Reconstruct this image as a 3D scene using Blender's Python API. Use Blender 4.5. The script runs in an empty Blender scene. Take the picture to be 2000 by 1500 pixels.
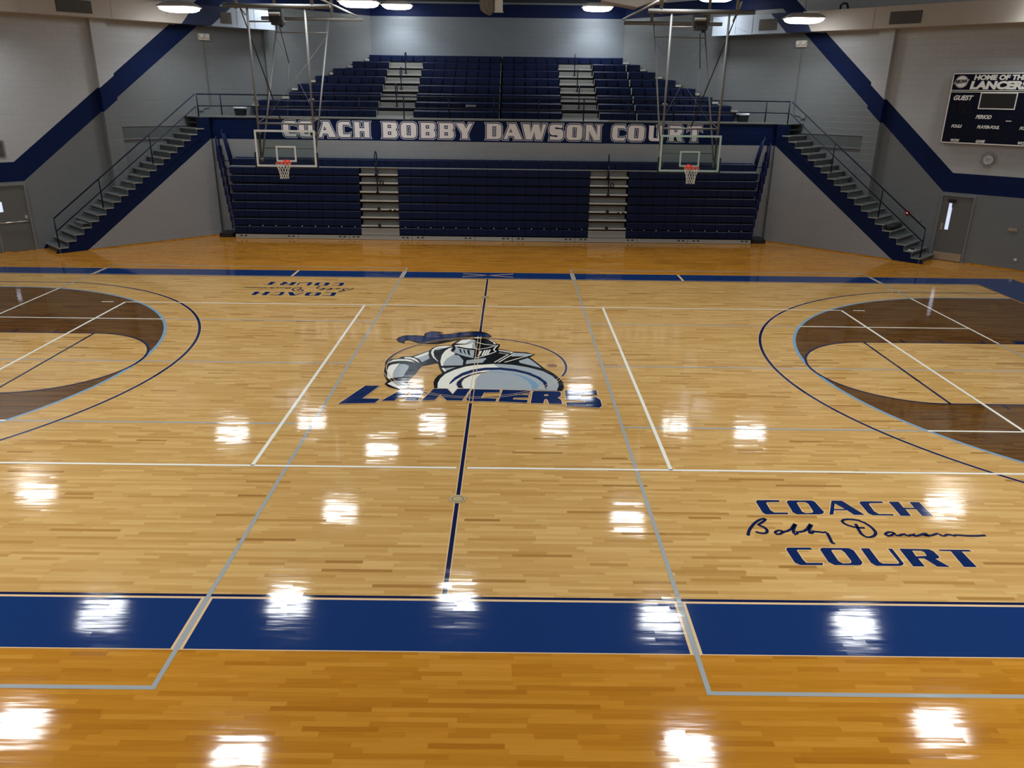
import bpy, bmesh, math, random
from mathutils import Vector, Matrix
from mathutils.geometry import tessellate_polygon

random.seed(7)
SC = bpy.context.scene
COL = SC.collection

# ---------------------------------------------------------------- camera
FPX = 1515.03
yaw, pitch, roll = 0.00347, -0.35855, 0.01284
cam_data = bpy.data.cameras.new('camera')
cam = bpy.data.objects.new('camera', cam_data)
COL.objects.link(cam)
cam_data.sensor_fit = 'HORIZONTAL'
cam_data.sensor_width = 36.0
cam_data.lens = 36.0 * FPX / 2000.0
cam_data.clip_end = 200
_f = Vector((math.sin(yaw) * math.cos(pitch), math.cos(yaw) * math.cos(pitch), math.sin(pitch)))
_r = Vector((math.cos(yaw), -math.sin(yaw), 0))
_u = _r.cross(_f)
_r2 = math.cos(roll) * _r + math.sin(roll) * _u
_u2 = -math.sin(roll) * _r + math.cos(roll) * _u
m = Matrix.Identity(4)
for i in range(3):
    m[i][0], m[i][1], m[i][2] = _r2[i], _u2[i], -_f[i]
m[0][3], m[1][3], m[2][3] = 0.67546, -14.64352, 5.08751
cam.matrix_world = m
SC.camera = cam

# ---------------------------------------------------------------- world, exposure
wd = bpy.data.worlds.new('world')
SC.world = wd
wd.use_nodes = True
wd.node_tree.nodes['Background'].inputs[0].default_value = (0.02, 0.022, 0.026, 1)
wd.node_tree.nodes['Background'].inputs[1].default_value = 1.0
SC.view_settings.view_transform = 'Standard'
SC.view_settings.look = 'None'
SC.view_settings.gamma = 1.0
SC.view_settings.use_curve_mapping = False
SC.view_settings.exposure = 0.0
LAMP_STRENGTH = 14.0
LAMP_WATTS = 86.0
LAMP_COLOR = (0.95, 0.98, 1.0)


# ---------------------------------------------------------------- materials
def srgb(r, g, b):
    def f(c):
        c /= 255.0
        return c / 12.92 if c <= 0.04045 else ((c + 0.055) / 1.055) ** 2.4
    return (f(r), f(g), f(b), 1.0)


def mat(name, col, rough=0.5, metal=0.0, spec=0.5, noise=0.0, nscale=8.0, bump=0.0):
    m = bpy.data.materials.new(name)
    m.use_nodes = True
    nt = m.node_tree
    p = nt.nodes['Principled BSDF']
    p.inputs['Base Color'].default_value = col
    p.inputs['Roughness'].default_value = rough
    p.inputs['Metallic'].default_value = metal
    p.inputs['Specular IOR Level'].default_value = spec
    if noise or bump:
        tc = nt.nodes.new('ShaderNodeTexCoord')
        n = nt.nodes.new('ShaderNodeTexNoise')
        n.inputs['Scale'].default_value = nscale
        n.inputs['Detail'].default_value = 4
        nt.links.new(tc.outputs['Object'], n.inputs['Vector'])
        if noise:
            hv = nt.nodes.new('ShaderNodeMix')
            hv.data_type = 'RGBA'
            hv.inputs[6].default_value = tuple(c * (1 - noise) for c in col[:3]) + (1,)
            hv.inputs[7].default_value = tuple(min(1, c * (1 + noise)) for c in col[:3]) + (1,)
            nt.links.new(n.outputs['Fac'], hv.inputs[0])
            nt.links.new(hv.outputs[2], p.inputs['Base Color'])
        if bump:
            b = nt.nodes.new('ShaderNodeBump')
            b.inputs['Strength'].default_value = bump
            b.inputs['Distance'].default_value = 0.01
            nt.links.new(n.outputs['Fac'], b.inputs['Height'])
            nt.links.new(b.outputs['Normal'], p.inputs['Normal'])
    return m


def emit(name, col, strength):
    m = bpy.data.materials.new(name)
    m.use_nodes = True
    p = m.node_tree.nodes['Principled BSDF']
    p.inputs['Base Color'].default_value = (0.8, 0.8, 0.8, 1)
    p.inputs['Emission Color'].default_value = tuple(col[:3]) + (1,)
    p.inputs['Emission Strength'].default_value = strength
    return m


def block_mat(name, col, rough=0.38, spec=0.5):
    """painted concrete block: running bond 406 x 203 mm, uv in metres"""
    m = bpy.data.materials.new(name)
    m.use_nodes = True
    nt = m.node_tree
    p = nt.nodes['Principled BSDF']
    p.inputs['Roughness'].default_value = rough
    p.inputs['Specular IOR Level'].default_value = spec
    uv = nt.nodes.new('ShaderNodeUVMap')
    br = nt.nodes.new('ShaderNodeTexBrick')
    br.inputs['Scale'].default_value = 1.0
    br.inputs['Brick Width'].default_value = 0.406
    br.inputs['Row Height'].default_value = 0.203
    br.inputs['Mortar Size'].default_value = 0.007
    br.inputs['Mortar Smooth'].default_value = 0.6
    br.inputs['Color1'].default_value = col
    br.inputs['Color2'].default_value = tuple(c * 0.96 for c in col[:3]) + (1,)
    br.inputs['Mortar'].default_value = tuple(c * 0.88 for c in col[:3]) + (1,)
    nz = nt.nodes.new('ShaderNodeTexNoise')
    nz.inputs['Scale'].default_value = 60
    mth = nt.nodes.new('ShaderNodeMath')
    mth.operation = 'MULTIPLY_ADD'
    mth.inputs[1].default_value = -1.0
    nt.links.new(br.outputs['Fac'], mth.inputs[0])
    sc = nt.nodes.new('ShaderNodeMath')
    sc.operation = 'MULTIPLY'
    sc.inputs[1].default_value = 0.25
    nt.links.new(nz.outputs['Fac'], sc.inputs[0])
    nt.links.new(sc.outputs[0], mth.inputs[2])
    b = nt.nodes.new('ShaderNodeBump')
    b.inputs['Strength'].default_value = 0.55
    b.inputs['Distance'].default_value = 0.006
    nt.links.new(uv.outputs['UV'], br.inputs['Vector'])
    nt.links.new(uv.outputs['UV'], nz.inputs['Vector'])
    nt.links.new(mth.outputs[0], b.inputs['Height'])
    nt.links.new(b.outputs['Normal'], p.inputs['Normal'])
    nt.links.new(br.outputs['Color'], p.inputs['Base Color'])
    return m


def N(nt, t, **kw):
    n = nt.nodes.new('ShaderNode' + t)
    for k, v in kw.items():
        setattr(n, k, v)
    return n


def mathn(nt, op, a, b=None, c=None):
    n = N(nt, 'Math', operation=op)
    for i, v in enumerate((a, b, c)):
        if v is None:
            continue
        if isinstance(v, (int, float)):
            n.inputs[i].default_value = v
        else:
            nt.links.new(v, n.inputs[i])
    return n.outputs[0]


def plank_nodes(nt):
    """maple strips along x: returns (plank random value, plank random colour, x, y) sockets"""
    g = N(nt, 'NewGeometry')
    sx = N(nt, 'SeparateXYZ')
    nt.links.new(g.outputs['Position'], sx.inputs[0])
    x, y = sx.outputs[0], sx.outputs[1]
    row = mathn(nt, 'FLOOR', mathn(nt, 'DIVIDE', y, 0.057))
    wn = N(nt, 'TexWhiteNoise', noise_dimensions='1D')
    nt.links.new(row, wn.inputs['W'])
    ln = mathn(nt, 'MULTIPLY_ADD', wn.outputs['Value'], 0.6, 0.35)
    col = mathn(nt, 'FLOOR', mathn(nt, 'DIVIDE', mathn(nt, 'ADD', x, mathn(nt, 'MULTIPLY', wn.outputs['Value'], 37.0)), ln))
    cmb = N(nt, 'CombineXYZ')
    nt.links.new(col, cmb.inputs[0])
    nt.links.new(row, cmb.inputs[1])
    w2 = N(nt, 'TexWhiteNoise', noise_dimensions='2D')
    nt.links.new(cmb.outputs[0], w2.inputs['Vector'])
    return w2.outputs['Value'], w2.outputs['Color'], g, x, y


def gloss_normal(nt, rnd_col, g, tilt=0.014, wave=0.014):
    """each strip sits a hair off level and the varnish is slightly wavy"""
    sub = N(nt, 'VectorMath', operation='SUBTRACT')
    nt.links.new(rnd_col, sub.inputs[0])
    sub.inputs[1].default_value = (0.5, 0.5, 0.5)
    mul = N(nt, 'VectorMath', operation='MULTIPLY')
    nt.links.new(sub.outputs[0], mul.inputs[0])
    mul.inputs[1].default_value = (tilt * 0.12, tilt, 0)
    nz = N(nt, 'TexNoise')
    nz.inputs['Scale'].default_value = 1.0
    nz.inputs['Detail'].default_value = 2
    mp = N(nt, 'VectorMath', operation='MULTIPLY')
    nt.links.new(g.outputs['Position'], mp.inputs[0])
    mp.inputs[1].default_value = (2.5, 34.0, 1.0)
    nt.links.new(mp.outputs[0], nz.inputs['Vector'])
    s2 = N(nt, 'VectorMath', operation='SUBTRACT')
    nt.links.new(nz.outputs['Color'], s2.inputs[0])
    s2.inputs[1].default_value = (0.5, 0.5, 0.5)
    m2 = N(nt, 'VectorMath', operation='MULTIPLY')
    nt.links.new(s2.outputs[0], m2.inputs[0])
    m2.inputs[1].default_value = (wave * 0.3, wave * 2.6, 0)
    a = N(nt, 'VectorMath', operation='ADD')
    nt.links.new(mul.outputs[0], a.inputs[0])
    nt.links.new(m2.outputs[0], a.inputs[1])
    a2 = N(nt, 'VectorMath', operation='ADD')
    nt.links.new(a.outputs[0], a2.inputs[0])
    nt.links.new(g.outputs['Normal'], a2.inputs[1])
    nm = N(nt, 'VectorMath', operation='NORMALIZE')
    nt.links.new(a2.outputs[0], nm.inputs[0])
    return nm.outputs[0]


FLOOR_ROUGH = 0.07


def wood_mat(name, stops, grain=0.22):
    m = bpy.data.materials.new(name)
    m.use_nodes = True
    nt = m.node_tree
    p = nt.nodes['Principled BSDF']
    val, rc, g, x, y = plank_nodes(nt)
    ramp = N(nt, 'ValToRGB')
    els = ramp.color_ramp.elements
    els[0].position, els[0].color = stops[0]
    els[1].position, els[1].color = stops[-1]
    for pos, c in stops[1:-1]:
        e = els.new(pos)
        e.color = c
    nt.links.new(val, ramp.inputs[0])
    # long grain
    mp = N(nt, 'VectorMath', operation='MULTIPLY')
    nt.links.new(g.outputs['Position'], mp.inputs[0])
    mp.inputs[1].default_value = (2.2, 75.0, 1.0)
    off = N(nt, 'VectorMath', operation='MULTIPLY_ADD')
    nt.links.new(rc, off.inputs[0])
    off.inputs[1].default_value = (40, 40, 0)
    nt.links.new(mp.outputs[0], off.inputs[2])
    nz = N(nt, 'TexNoise')
    nz.inputs['Scale'].default_value = 1.0
    nz.inputs['Detail'].default_value = 3
    nt.links.new(off.outputs[0], nz.inputs['Vector'])
    fac = mathn(nt, 'MULTIPLY_ADD', nz.outputs['Fac'], grain * 2, 1.0 - grain)
    mx = N(nt, 'VectorMath', operation='SCALE')
    nt.links.new(ramp.outputs['Color'], mx.inputs[0])
    nt.links.new(fac, mx.inputs['Scale'])
    # seams between strips
    fr = mathn(nt, 'FRACT', mathn(nt, 'DIVIDE', y, 0.057))
    seam = mathn(nt, 'MULTIPLY_ADD', mathn(nt, 'GREATER_THAN', mathn(nt, 'ABSOLUTE', mathn(nt, 'SUBTRACT', fr, 0.5)), 0.475), -0.12, 1.0)
    mx2 = N(nt, 'VectorMath', operation='SCALE')
    nt.links.new(mx.outputs[0], mx2.inputs[0])
    nt.links.new(seam, mx2.inputs['Scale'])
    nt.links.new(mx2.outputs[0], p.inputs['Base Color'])
    p.inputs['Roughness'].default_value = FLOOR_ROUGH
    nt.links.new(gloss_normal(nt, rc, g), p.inputs['Normal'])
    return m


def floor_paint(name, col):
    m = bpy.data.materials.new(name)
    m.use_nodes = True
    nt = m.node_tree
    p = nt.nodes['Principled BSDF']
    val, rc, g, x, y = plank_nodes(nt)
    p.inputs['Base Color'].default_value = col
    p.inputs['Roughness'].default_value = FLOOR_ROUGH
    nt.links.new(gloss_normal(nt, rc, g), p.inputs['Normal'])
    return m


M = {}
M['maple'] = wood_mat('maple_natural', [(0.0, srgb(150, 108, 54)), (0.03, srgb(172, 130, 70)), (0.12, srgb(184, 143, 82)), (0.6, srgb(191, 151, 90)), (1.0, srgb(201, 164, 103))])
M['maple_amber'] = wood_mat('maple_amber_stain', [(0.0, srgb(158, 101, 27)), (0.05, srgb(167, 109, 30)), (0.5, srgb(177, 119, 35)), (1.0, srgb(187, 130, 46))])
M['maple_dark'] = wood_mat('maple_dark_stain', [(0.0, srgb(74, 46, 14)), (0.3, srgb(87, 56, 19)), (1.0, srgb(102, 69, 27))], grain=0.3)
M['f_blue'] = floor_paint('court_paint_blue', srgb(20, 48, 98))
M['f_navy'] = floor_paint('court_paint_navy', srgb(16, 28, 66))
M['f_white'] = floor_paint('court_paint_white', srgb(226, 224, 212))
M['f_grey'] = floor_paint('court_paint_grey', srgb(152, 156, 156))
M['f_emblem_grey'] = floor_paint('court_paint_emblem_grey', srgb(158, 166, 170))
M['f_sky'] = floor_paint('court_paint_sky_blue', srgb(116, 152, 180))
M['f_black'] = floor_paint('court_paint_black', srgb(9, 9, 11))
M['f_bare'] = floor_paint('court_bare_maple_edge', srgb(214, 180, 136))
M['brass'] = mat('brass_floor_plate', srgb(168, 150, 104), 0.3, 0.3, noise=0.1)
M['copper'] = mat('copper_floor_plate', srgb(150, 108, 90), 0.35, 0.3, noise=0.1)

M['wall_light'] = block_mat('painted_block_light_grey', srgb(177, 180, 182), 0.45)
M['wall_grey'] = block_mat('painted_block_blue_grey', srgb(112, 117, 119))
M['wall_rear'] = block_mat('painted_block_rear_grey', srgb(122, 130, 138))
M['wall_navy'] = block_mat('painted_block_navy', srgb(3, 25, 70), 0.5, 0.15)
M['low_light'] = block_mat('painted_block_lower_light', srgb(144, 148, 151))
M['ceiling'] = mat('ceiling_deck_grey', srgb(78, 80, 82), 0.8, noise=0.06, nscale=2)
M['duct'] = mat('duct_painted_beige', srgb(176, 168, 158), 0.5, noise=0.04, nscale=3)
M['duct_navy'] = mat('duct_painted_navy', srgb(8, 26, 66), 0.45)
M['duct_metal'] = mat('duct_galvanised', srgb(150, 160, 172), 0.4, 0.2, noise=0.08, nscale=4)
M['grille'] = mat('grille_dark_grey', srgb(70, 68, 64), 0.6)
M['grille_slat'] = mat('grille_slat_grey', srgb(104, 100, 94), 0.5)
M['seat'] = mat('seat_plastic_navy', srgb(5, 21, 56), 0.5, 0, 0.2, noise=0.10, nscale=5)
M['beam'] = mat('bench_beam_dark_navy', srgb(7, 16, 40), 0.6, 0, 0.3)
M['f_letter'] = floor_paint('court_paint_letter_navy', srgb(15, 36, 80))
M['under'] = mat('understructure_shade_black', srgb(10, 11, 14), 0.8)  # near-black for supports; shade in the row gaps is put into this colour
M['alu'] = mat('aluminium_plank', srgb(146, 148, 145), 0.4, 0.2, noise=0.06, nscale=9)
M['alu_lit'] = mat('aluminium_lit_tone', srgb(190, 191, 185), 0.35, 0.2)  # paler aluminium copy, light on lips and edges put into its colour
M['rail'] = mat('rail_navy_enamel', srgb(7, 15, 42), 0.5, 0, 0.25)
M['kick'] = mat('kickboard_grey', srgb(162, 162, 156), 0.4, 0.1, noise=0.05)
M['black'] = mat('black_rubber', srgb(14, 14, 15), 0.6, noise=0.2)
M['steel'] = mat('grey_painted_steel', srgb(112, 111, 107), 0.45, 0.1, noise=0.05)
M['white_paint'] = mat('white_enamel', srgb(222, 224, 220), 0.35, noise=0.03)
M['mint_paint'] = mat('pale_green_white_enamel', srgb(168, 192, 184), 0.35, noise=0.03)
M['rim'] = mat('rim_orange_enamel', srgb(214, 58, 30), 0.4, noise=0.08)
M['net'] = mat('net_white_cord', srgb(226, 222, 208), 0.8, noise=0.06)
M['step'] = mat('step_concrete_grey', srgb(84, 90, 90), 0.5, noise=0.12, nscale=3)
M['nosing'] = mat('step_nosing_pale', srgb(140, 144, 141), 0.45)
M['stringer'] = mat('stringer_navy_enamel', srgb(3, 24, 64), 0.5, 0, 0.15)
M['rail_blue'] = mat('end_rail_blue_enamel', srgb(8, 26, 78), 0.45, 0, 0.3)
M['stair_navy'] = block_mat('painted_block_stair_navy', srgb(3, 24, 66), 0.5, 0.15)
M['door'] = mat('door_grey_enamel', srgb(96, 98, 96), 0.4, noise=0.03)
M['frame'] = mat('door_frame_grey', srgb(118, 120, 120), 0.4)
M['chrome'] = mat('brushed_steel', srgb(200, 200, 196), 0.25, 0.7)
M['kickplate'] = mat('kickplate_steel', srgb(176, 160, 140), 0.35, 0.4, noise=0.1)
M['score_navy'] = mat('scoreboard_navy_panel', srgb(5, 11, 34), 0.6, 0, 0.15)
M['score_black'] = mat('scoreboard_display_black', srgb(14, 13, 15), 0.5)
M['score_white'] = mat('scoreboard_white_vinyl', srgb(236, 236, 230), 0.5)
M['digit_off'] = mat('unlit_digit_grey', srgb(20, 19, 24), 0.6, 0, 0.2)
M['silver'] = mat('emblem_silver', srgb(170, 168, 172), 0.4)
M['text_white'] = mat('lettering_off_white', srgb(236, 233, 233), 0.45)
M['text_line'] = mat('lettering_outline_pale_blue', srgb(206, 212, 226), 0.45)
M['text_gap'] = mat('lettering_gap_navy', srgb(6, 22, 66), 0.5, 0, 0.2)
M['housing'] = mat('lamp_housing_white', srgb(200, 192, 182), 0.45)
M['plastic'] = mat('cream_plastic', srgb(206, 200, 186), 0.45)
M['red'] = mat('alarm_red_plastic', srgb(140, 22, 20), 0.4)
M['curtain'] = mat('divider_curtain_vinyl', srgb(112, 106, 100), 0.6, noise=0.1)
M['bag'] = mat('clear_bin_liner', srgb(196, 202, 206), 0.25)
M['bin'] = mat('bin_black_plastic', srgb(16, 18, 22), 0.4)
M['clock_face'] = mat('clock_face_white', srgb(232, 233, 238), 0.4)
M['wire'] = mat('wire_guard_steel', srgb(150, 148, 142), 0.4, 0.5)
M['paper'] = mat('white_paper', srgb(230, 230, 226), 0.7)
M['motor'] = mat('winch_black_steel', srgb(24, 23, 23), 0.5, 0.2, noise=0.3)
M['plaque'] = mat('plaque_tan', srgb(132, 122, 106), 0.5)
M['lens'] = emit('lamp_lens_glow', LAMP_COLOR, LAMP_STRENGTH)
M['strobe'] = emit('alarm_led_glow', (1.0, 0.35, 0.3), 3.0)
M['daylight'] = emit('daylit_door_glass', (0.62, 0.74, 1.0), 0.75)


def glass_mat():
    m = bpy.data.materials.new('backboard_tempered_glass')
    m.use_nodes = True
    nt = m.node_tree
    nt.nodes.remove(nt.nodes['Principled BSDF'])
    out = nt.nodes['Material Output']
    t = N(nt, 'BsdfTransparent')
    t.inputs[0].default_value = (0.82, 0.87, 0.85, 1)
    gl = N(nt, 'BsdfGlossy')
    gl.inputs['Roughness'].default_value = 0.02
    fr = N(nt, 'Fresnel')
    fr.inputs[0].default_value = 1.5
    mx = N(nt, 'MixShader')
    nt.links.new(fr.outputs[0], mx.inputs[0])
    nt.links.new(t.outputs[0], mx.inputs[1])
    nt.links.new(gl.outputs[0], mx.inputs[2])
    nt.links.new(mx.outputs[0], out.inputs[0])
    return m


M['glass'] = glass_mat()


# ---------------------------------------------------------------- mesh builder
class MB:
    def __init__(self):
        self.v, self.f, self.mi, self.uv, self.mats = [], [], [], {}, []

    def midx(self, m):
        if m not in self.mats:
            self.mats.append(m)
        return self.mats.index(m)

    def poly(self, pts, m=0, uvs=None):
        b = len(self.v)
        self.v += [tuple(p) for p in pts]
        self.f.append(tuple(range(b, b + len(pts))))
        self.mi.append(self.midx(m))
        if uvs:
            self.uv[len(self.f) - 1] = uvs
        return self

    def box(self, x0, x1, y0, y1, z0, z1, m=0, T=None):
        c = [(x, y, z) for z in (z0, z1) for y in (y0, y1) for x in (x0, x1)]
        if T:
            c = [T(*p) for p in c]
        b = len(self.v)
        self.v += c
        for q in ((0, 2, 3, 1), (4, 5, 7, 6), (0, 1, 5, 4), (2, 6, 7, 3), (0, 4, 6, 2), (1, 3, 7, 5)):
            self.f.append(tuple(b + i for i in q))
            self.mi.append(self.midx(m))
        return self

    def prism(self, prof, a, b_, T, m=0, capm=None):
        """profile list of 2-D points swept from a to b_; T(p,q,t)->xyz"""
        n = len(prof)
        b = len(self.v)
        for t in (a, b_):
            self.v += [T(p, q, t) for p, q in prof]
        for i in range(n):
            j = (i + 1) % n
            self.f.append((b + i, b + j, b + n + j, b + n + i))
            self.mi.append(self.midx(m))
        cm = m if capm is None else capm
        self.f.append(tuple(b + i for i in range(n - 1, -1, -1)))
        self.mi.append(self.midx(cm))
        self.f.append(tuple(b + n + i for i in range(n)))
        self.mi.append(self.midx(cm))
        return self

    def tube(self, pts, r, m=0, seg=8, closed=False):
        pts = [Vector(p) for p in pts]
        n = len(pts)
        b = len(self.v)
        up = None
        for i, p in enumerate(pts):
            if closed:
                d = pts[(i + 1) % n] - pts[i - 1]
            else:
                d = pts[min(i + 1, n - 1)] - pts[max(i - 1, 0)]
            d.normalize()
            if up is None:
                ref = Vector((0, 0, 1)) if abs(d.z) < 0.9 else Vector((1, 0, 0))
                up = (ref - d * ref.dot(d)).normalized()
            else:
                up = (up - d * up.dot(d)).normalized()
            s = d.cross(up)
            for k in range(seg):
                a = 2 * math.pi * k / seg
                self.v.append(tuple(p + (up * math.cos(a) + s * math.sin(a)) * r))
        for i in range(n if closed else n - 1):
            j = (i + 1) % n
            for k in range(seg):
                k2 = (k + 1) % seg
                self.f.append((b + i * seg + k, b + i * seg + k2, b + j * seg + k2, b + j * seg + k))
                self.mi.append(self.midx(m))
        if not closed:
            self.f.append(tuple(b + k for k in range(seg - 1, -1, -1)))
            self.f.append(tuple(b + (n - 1) * seg + k for k in range(seg)))
            self.mi += [self.midx(m)] * 2
        return self

    def cyl(self, p0, p1, r, m=0, seg=12):
        return self.tube([p0, p1], r, m, seg)

    def loft(self, rings, m=0, cap=True, mats=None):
        b = len(self.v)
        n = len(rings[0])
        for r in rings:
            self.v += [tuple(p) for p in r]
        for i in range(len(rings) - 1):
            for k in range(n):
                k2 = (k + 1) % n
                self.f.append((b + i * n + k, b + i * n + k2, b + (i + 1) * n + k2, b + (i + 1) * n + k))
                self.mi.append(self.midx(mats[i] if mats else m))
        if cap:
            self.f.append(tuple(b + k for k in range(n - 1, -1, -1)))
            self.mi.append(self.midx(mats[0] if mats else m))
            self.f.append(tuple(b + (len(rings) - 1) * n + k for k in range(n)))
            self.mi.append(self.midx(mats[-1] if mats else m))
        return self

    def flat(self, loops, T, m=0):
        """filled outline with holes; T(a,b)->xyz"""
        vl = [[Vector((p[0], p[1], 0)) for p in l] for l in loops]
        allp = [p for l in vl for p in l]
        tris = tessellate_polygon(vl)
        b = len(self.v)
        self.v += [tuple(T(p.x, p.y)) for p in allp]
        for t in tris:
            self.f.append(tuple(b + i for i in t))
            self.mi.append(self.midx(m))
        return self

    def mesh(self, name, smooth=False, recalc=True):
        me = bpy.data.meshes.new(name)
        me.from_pydata(self.v, [], self.f)
        for mm in self.mats:
            me.materials.append(M[mm] if isinstance(mm, str) else mm)
        for i, p in enumerate(me.polygons):
            p.material_index = self.mi[i]
            p.use_smooth = smooth
        if self.uv:
            ul = me.uv_layers.new(name='UVMap')
            for fi, uvs in self.uv.items():
                for li, uvc in zip(me.polygons[fi].loop_indices, uvs):
                    ul.data[li].uv = uvc
        if recalc:
            bm = bmesh.new()
            bm.from_mesh(me)
            bmesh.ops.recalc_face_normals(bm, faces=bm.faces)
            bm.to_mesh(me)
            bm.free()
        me.update()
        return me

    def build(self, name, parent=None, smooth=False, recalc=True, loc=None):
        o = bpy.data.objects.new(name, self.mesh(name, smooth, recalc))
        COL.objects.link(o)
        if parent:
            o.parent = parent
        if loc:
            o.location = loc
        return o


def tag(o, label, cat, group=None):
    o['label'] = label
    o['category'] = cat
    if group:
        o['group'] = group
    return o


def struct(o):
    o['kind'] = 'structure'
    return o


def thing(name, label, cat, loc=(0, 0, 0), group=None):
    o = bpy.data.objects.new(name, None)
    o.empty_display_size = 0.1
    COL.objects.link(o)
    o.location = loc
    return tag(o, label, cat, group)


def inst(name, me, parent, loc, rot=0.0):
    o = bpy.data.objects.new(name, me)
    COL.objects.link(o)
    o.parent = parent
    o.location = loc
    o.rotation_euler = (0, 0, rot)
    return o


def offset_loops(loops, d, miter=1.6):
    out = []
    for li, l in enumerate(loops):
        n = len(l)
        area = sum(l[i][0] * l[(i + 1) % n][1] - l[(i + 1) % n][0] * l[i][1] for i in range(n)) / 2
        sgn = 1 if area > 0 else -1
        if li > 0:
            sgn = -sgn
        r = []
        for i in range(n):
            p0, p1, p2 = Vector(l[i - 1]), Vector(l[i]), Vector(l[(i + 1) % n])
            e1, e2 = (p1 - p0).normalized(), (p2 - p1).normalized()
            n1, n2 = Vector((e1.y, -e1.x)) * sgn, Vector((e2.y, -e2.x)) * sgn
            b = n1 + n2
            if b.length < 1e-4:
                b = n1.copy()
            b.normalize()
            k = min(miter, 1.0 / max(0.2, b.dot(n1)))
            r.append(tuple(p1 + b * d * k))
        out.append(r)
    return out


def stroke(pts, w):
    """ribbon quads along a 2-D polyline, as a single outline loop"""
    n = len(pts)
    L, R = [], []
    for i in range(n):
        d = (Vector(pts[min(i + 1, n - 1)]) - Vector(pts[max(i - 1, 0)]))
        if d.length < 1e-6:
            d = Vector((1, 0))
        d.normalize()
        nn = Vector((-d.y, d.x)) * (w / 2)
        L.append(Vector(pts[i]) + nn)
        R.append(Vector(pts[i]) - nn)
    return L, R


def ribbon(mb, pts, w, z, m):
    L, R = stroke(pts, w)
    for i in range(len(pts) - 1):
        mb.poly([(L[i].x, L[i].y, z), (R[i].x, R[i].y, z), (R[i + 1].x, R[i + 1].y, z), (L[i + 1].x, L[i + 1].y, z)], m)


def font_mesh(text, size, shear=0.0, weight=0.0, extrude=0.004):
    c = bpy.data.curves.new('lettering', 'FONT')
    c.body = text
    c.size = size
    c.shear = shear
    c.offset = weight
    c.extrude = extrude
    c.resolution_u = 3
    o = bpy.data.objects.new('tmp', c)
    COL.objects.link(o)
    dg = bpy.context.evaluated_depsgraph_get()
    me = bpy.data.meshes.new_from_object(o.evaluated_get(dg))
    bpy.data.objects.remove(o)
    bpy.data.curves.remove(c)
    return me

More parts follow.
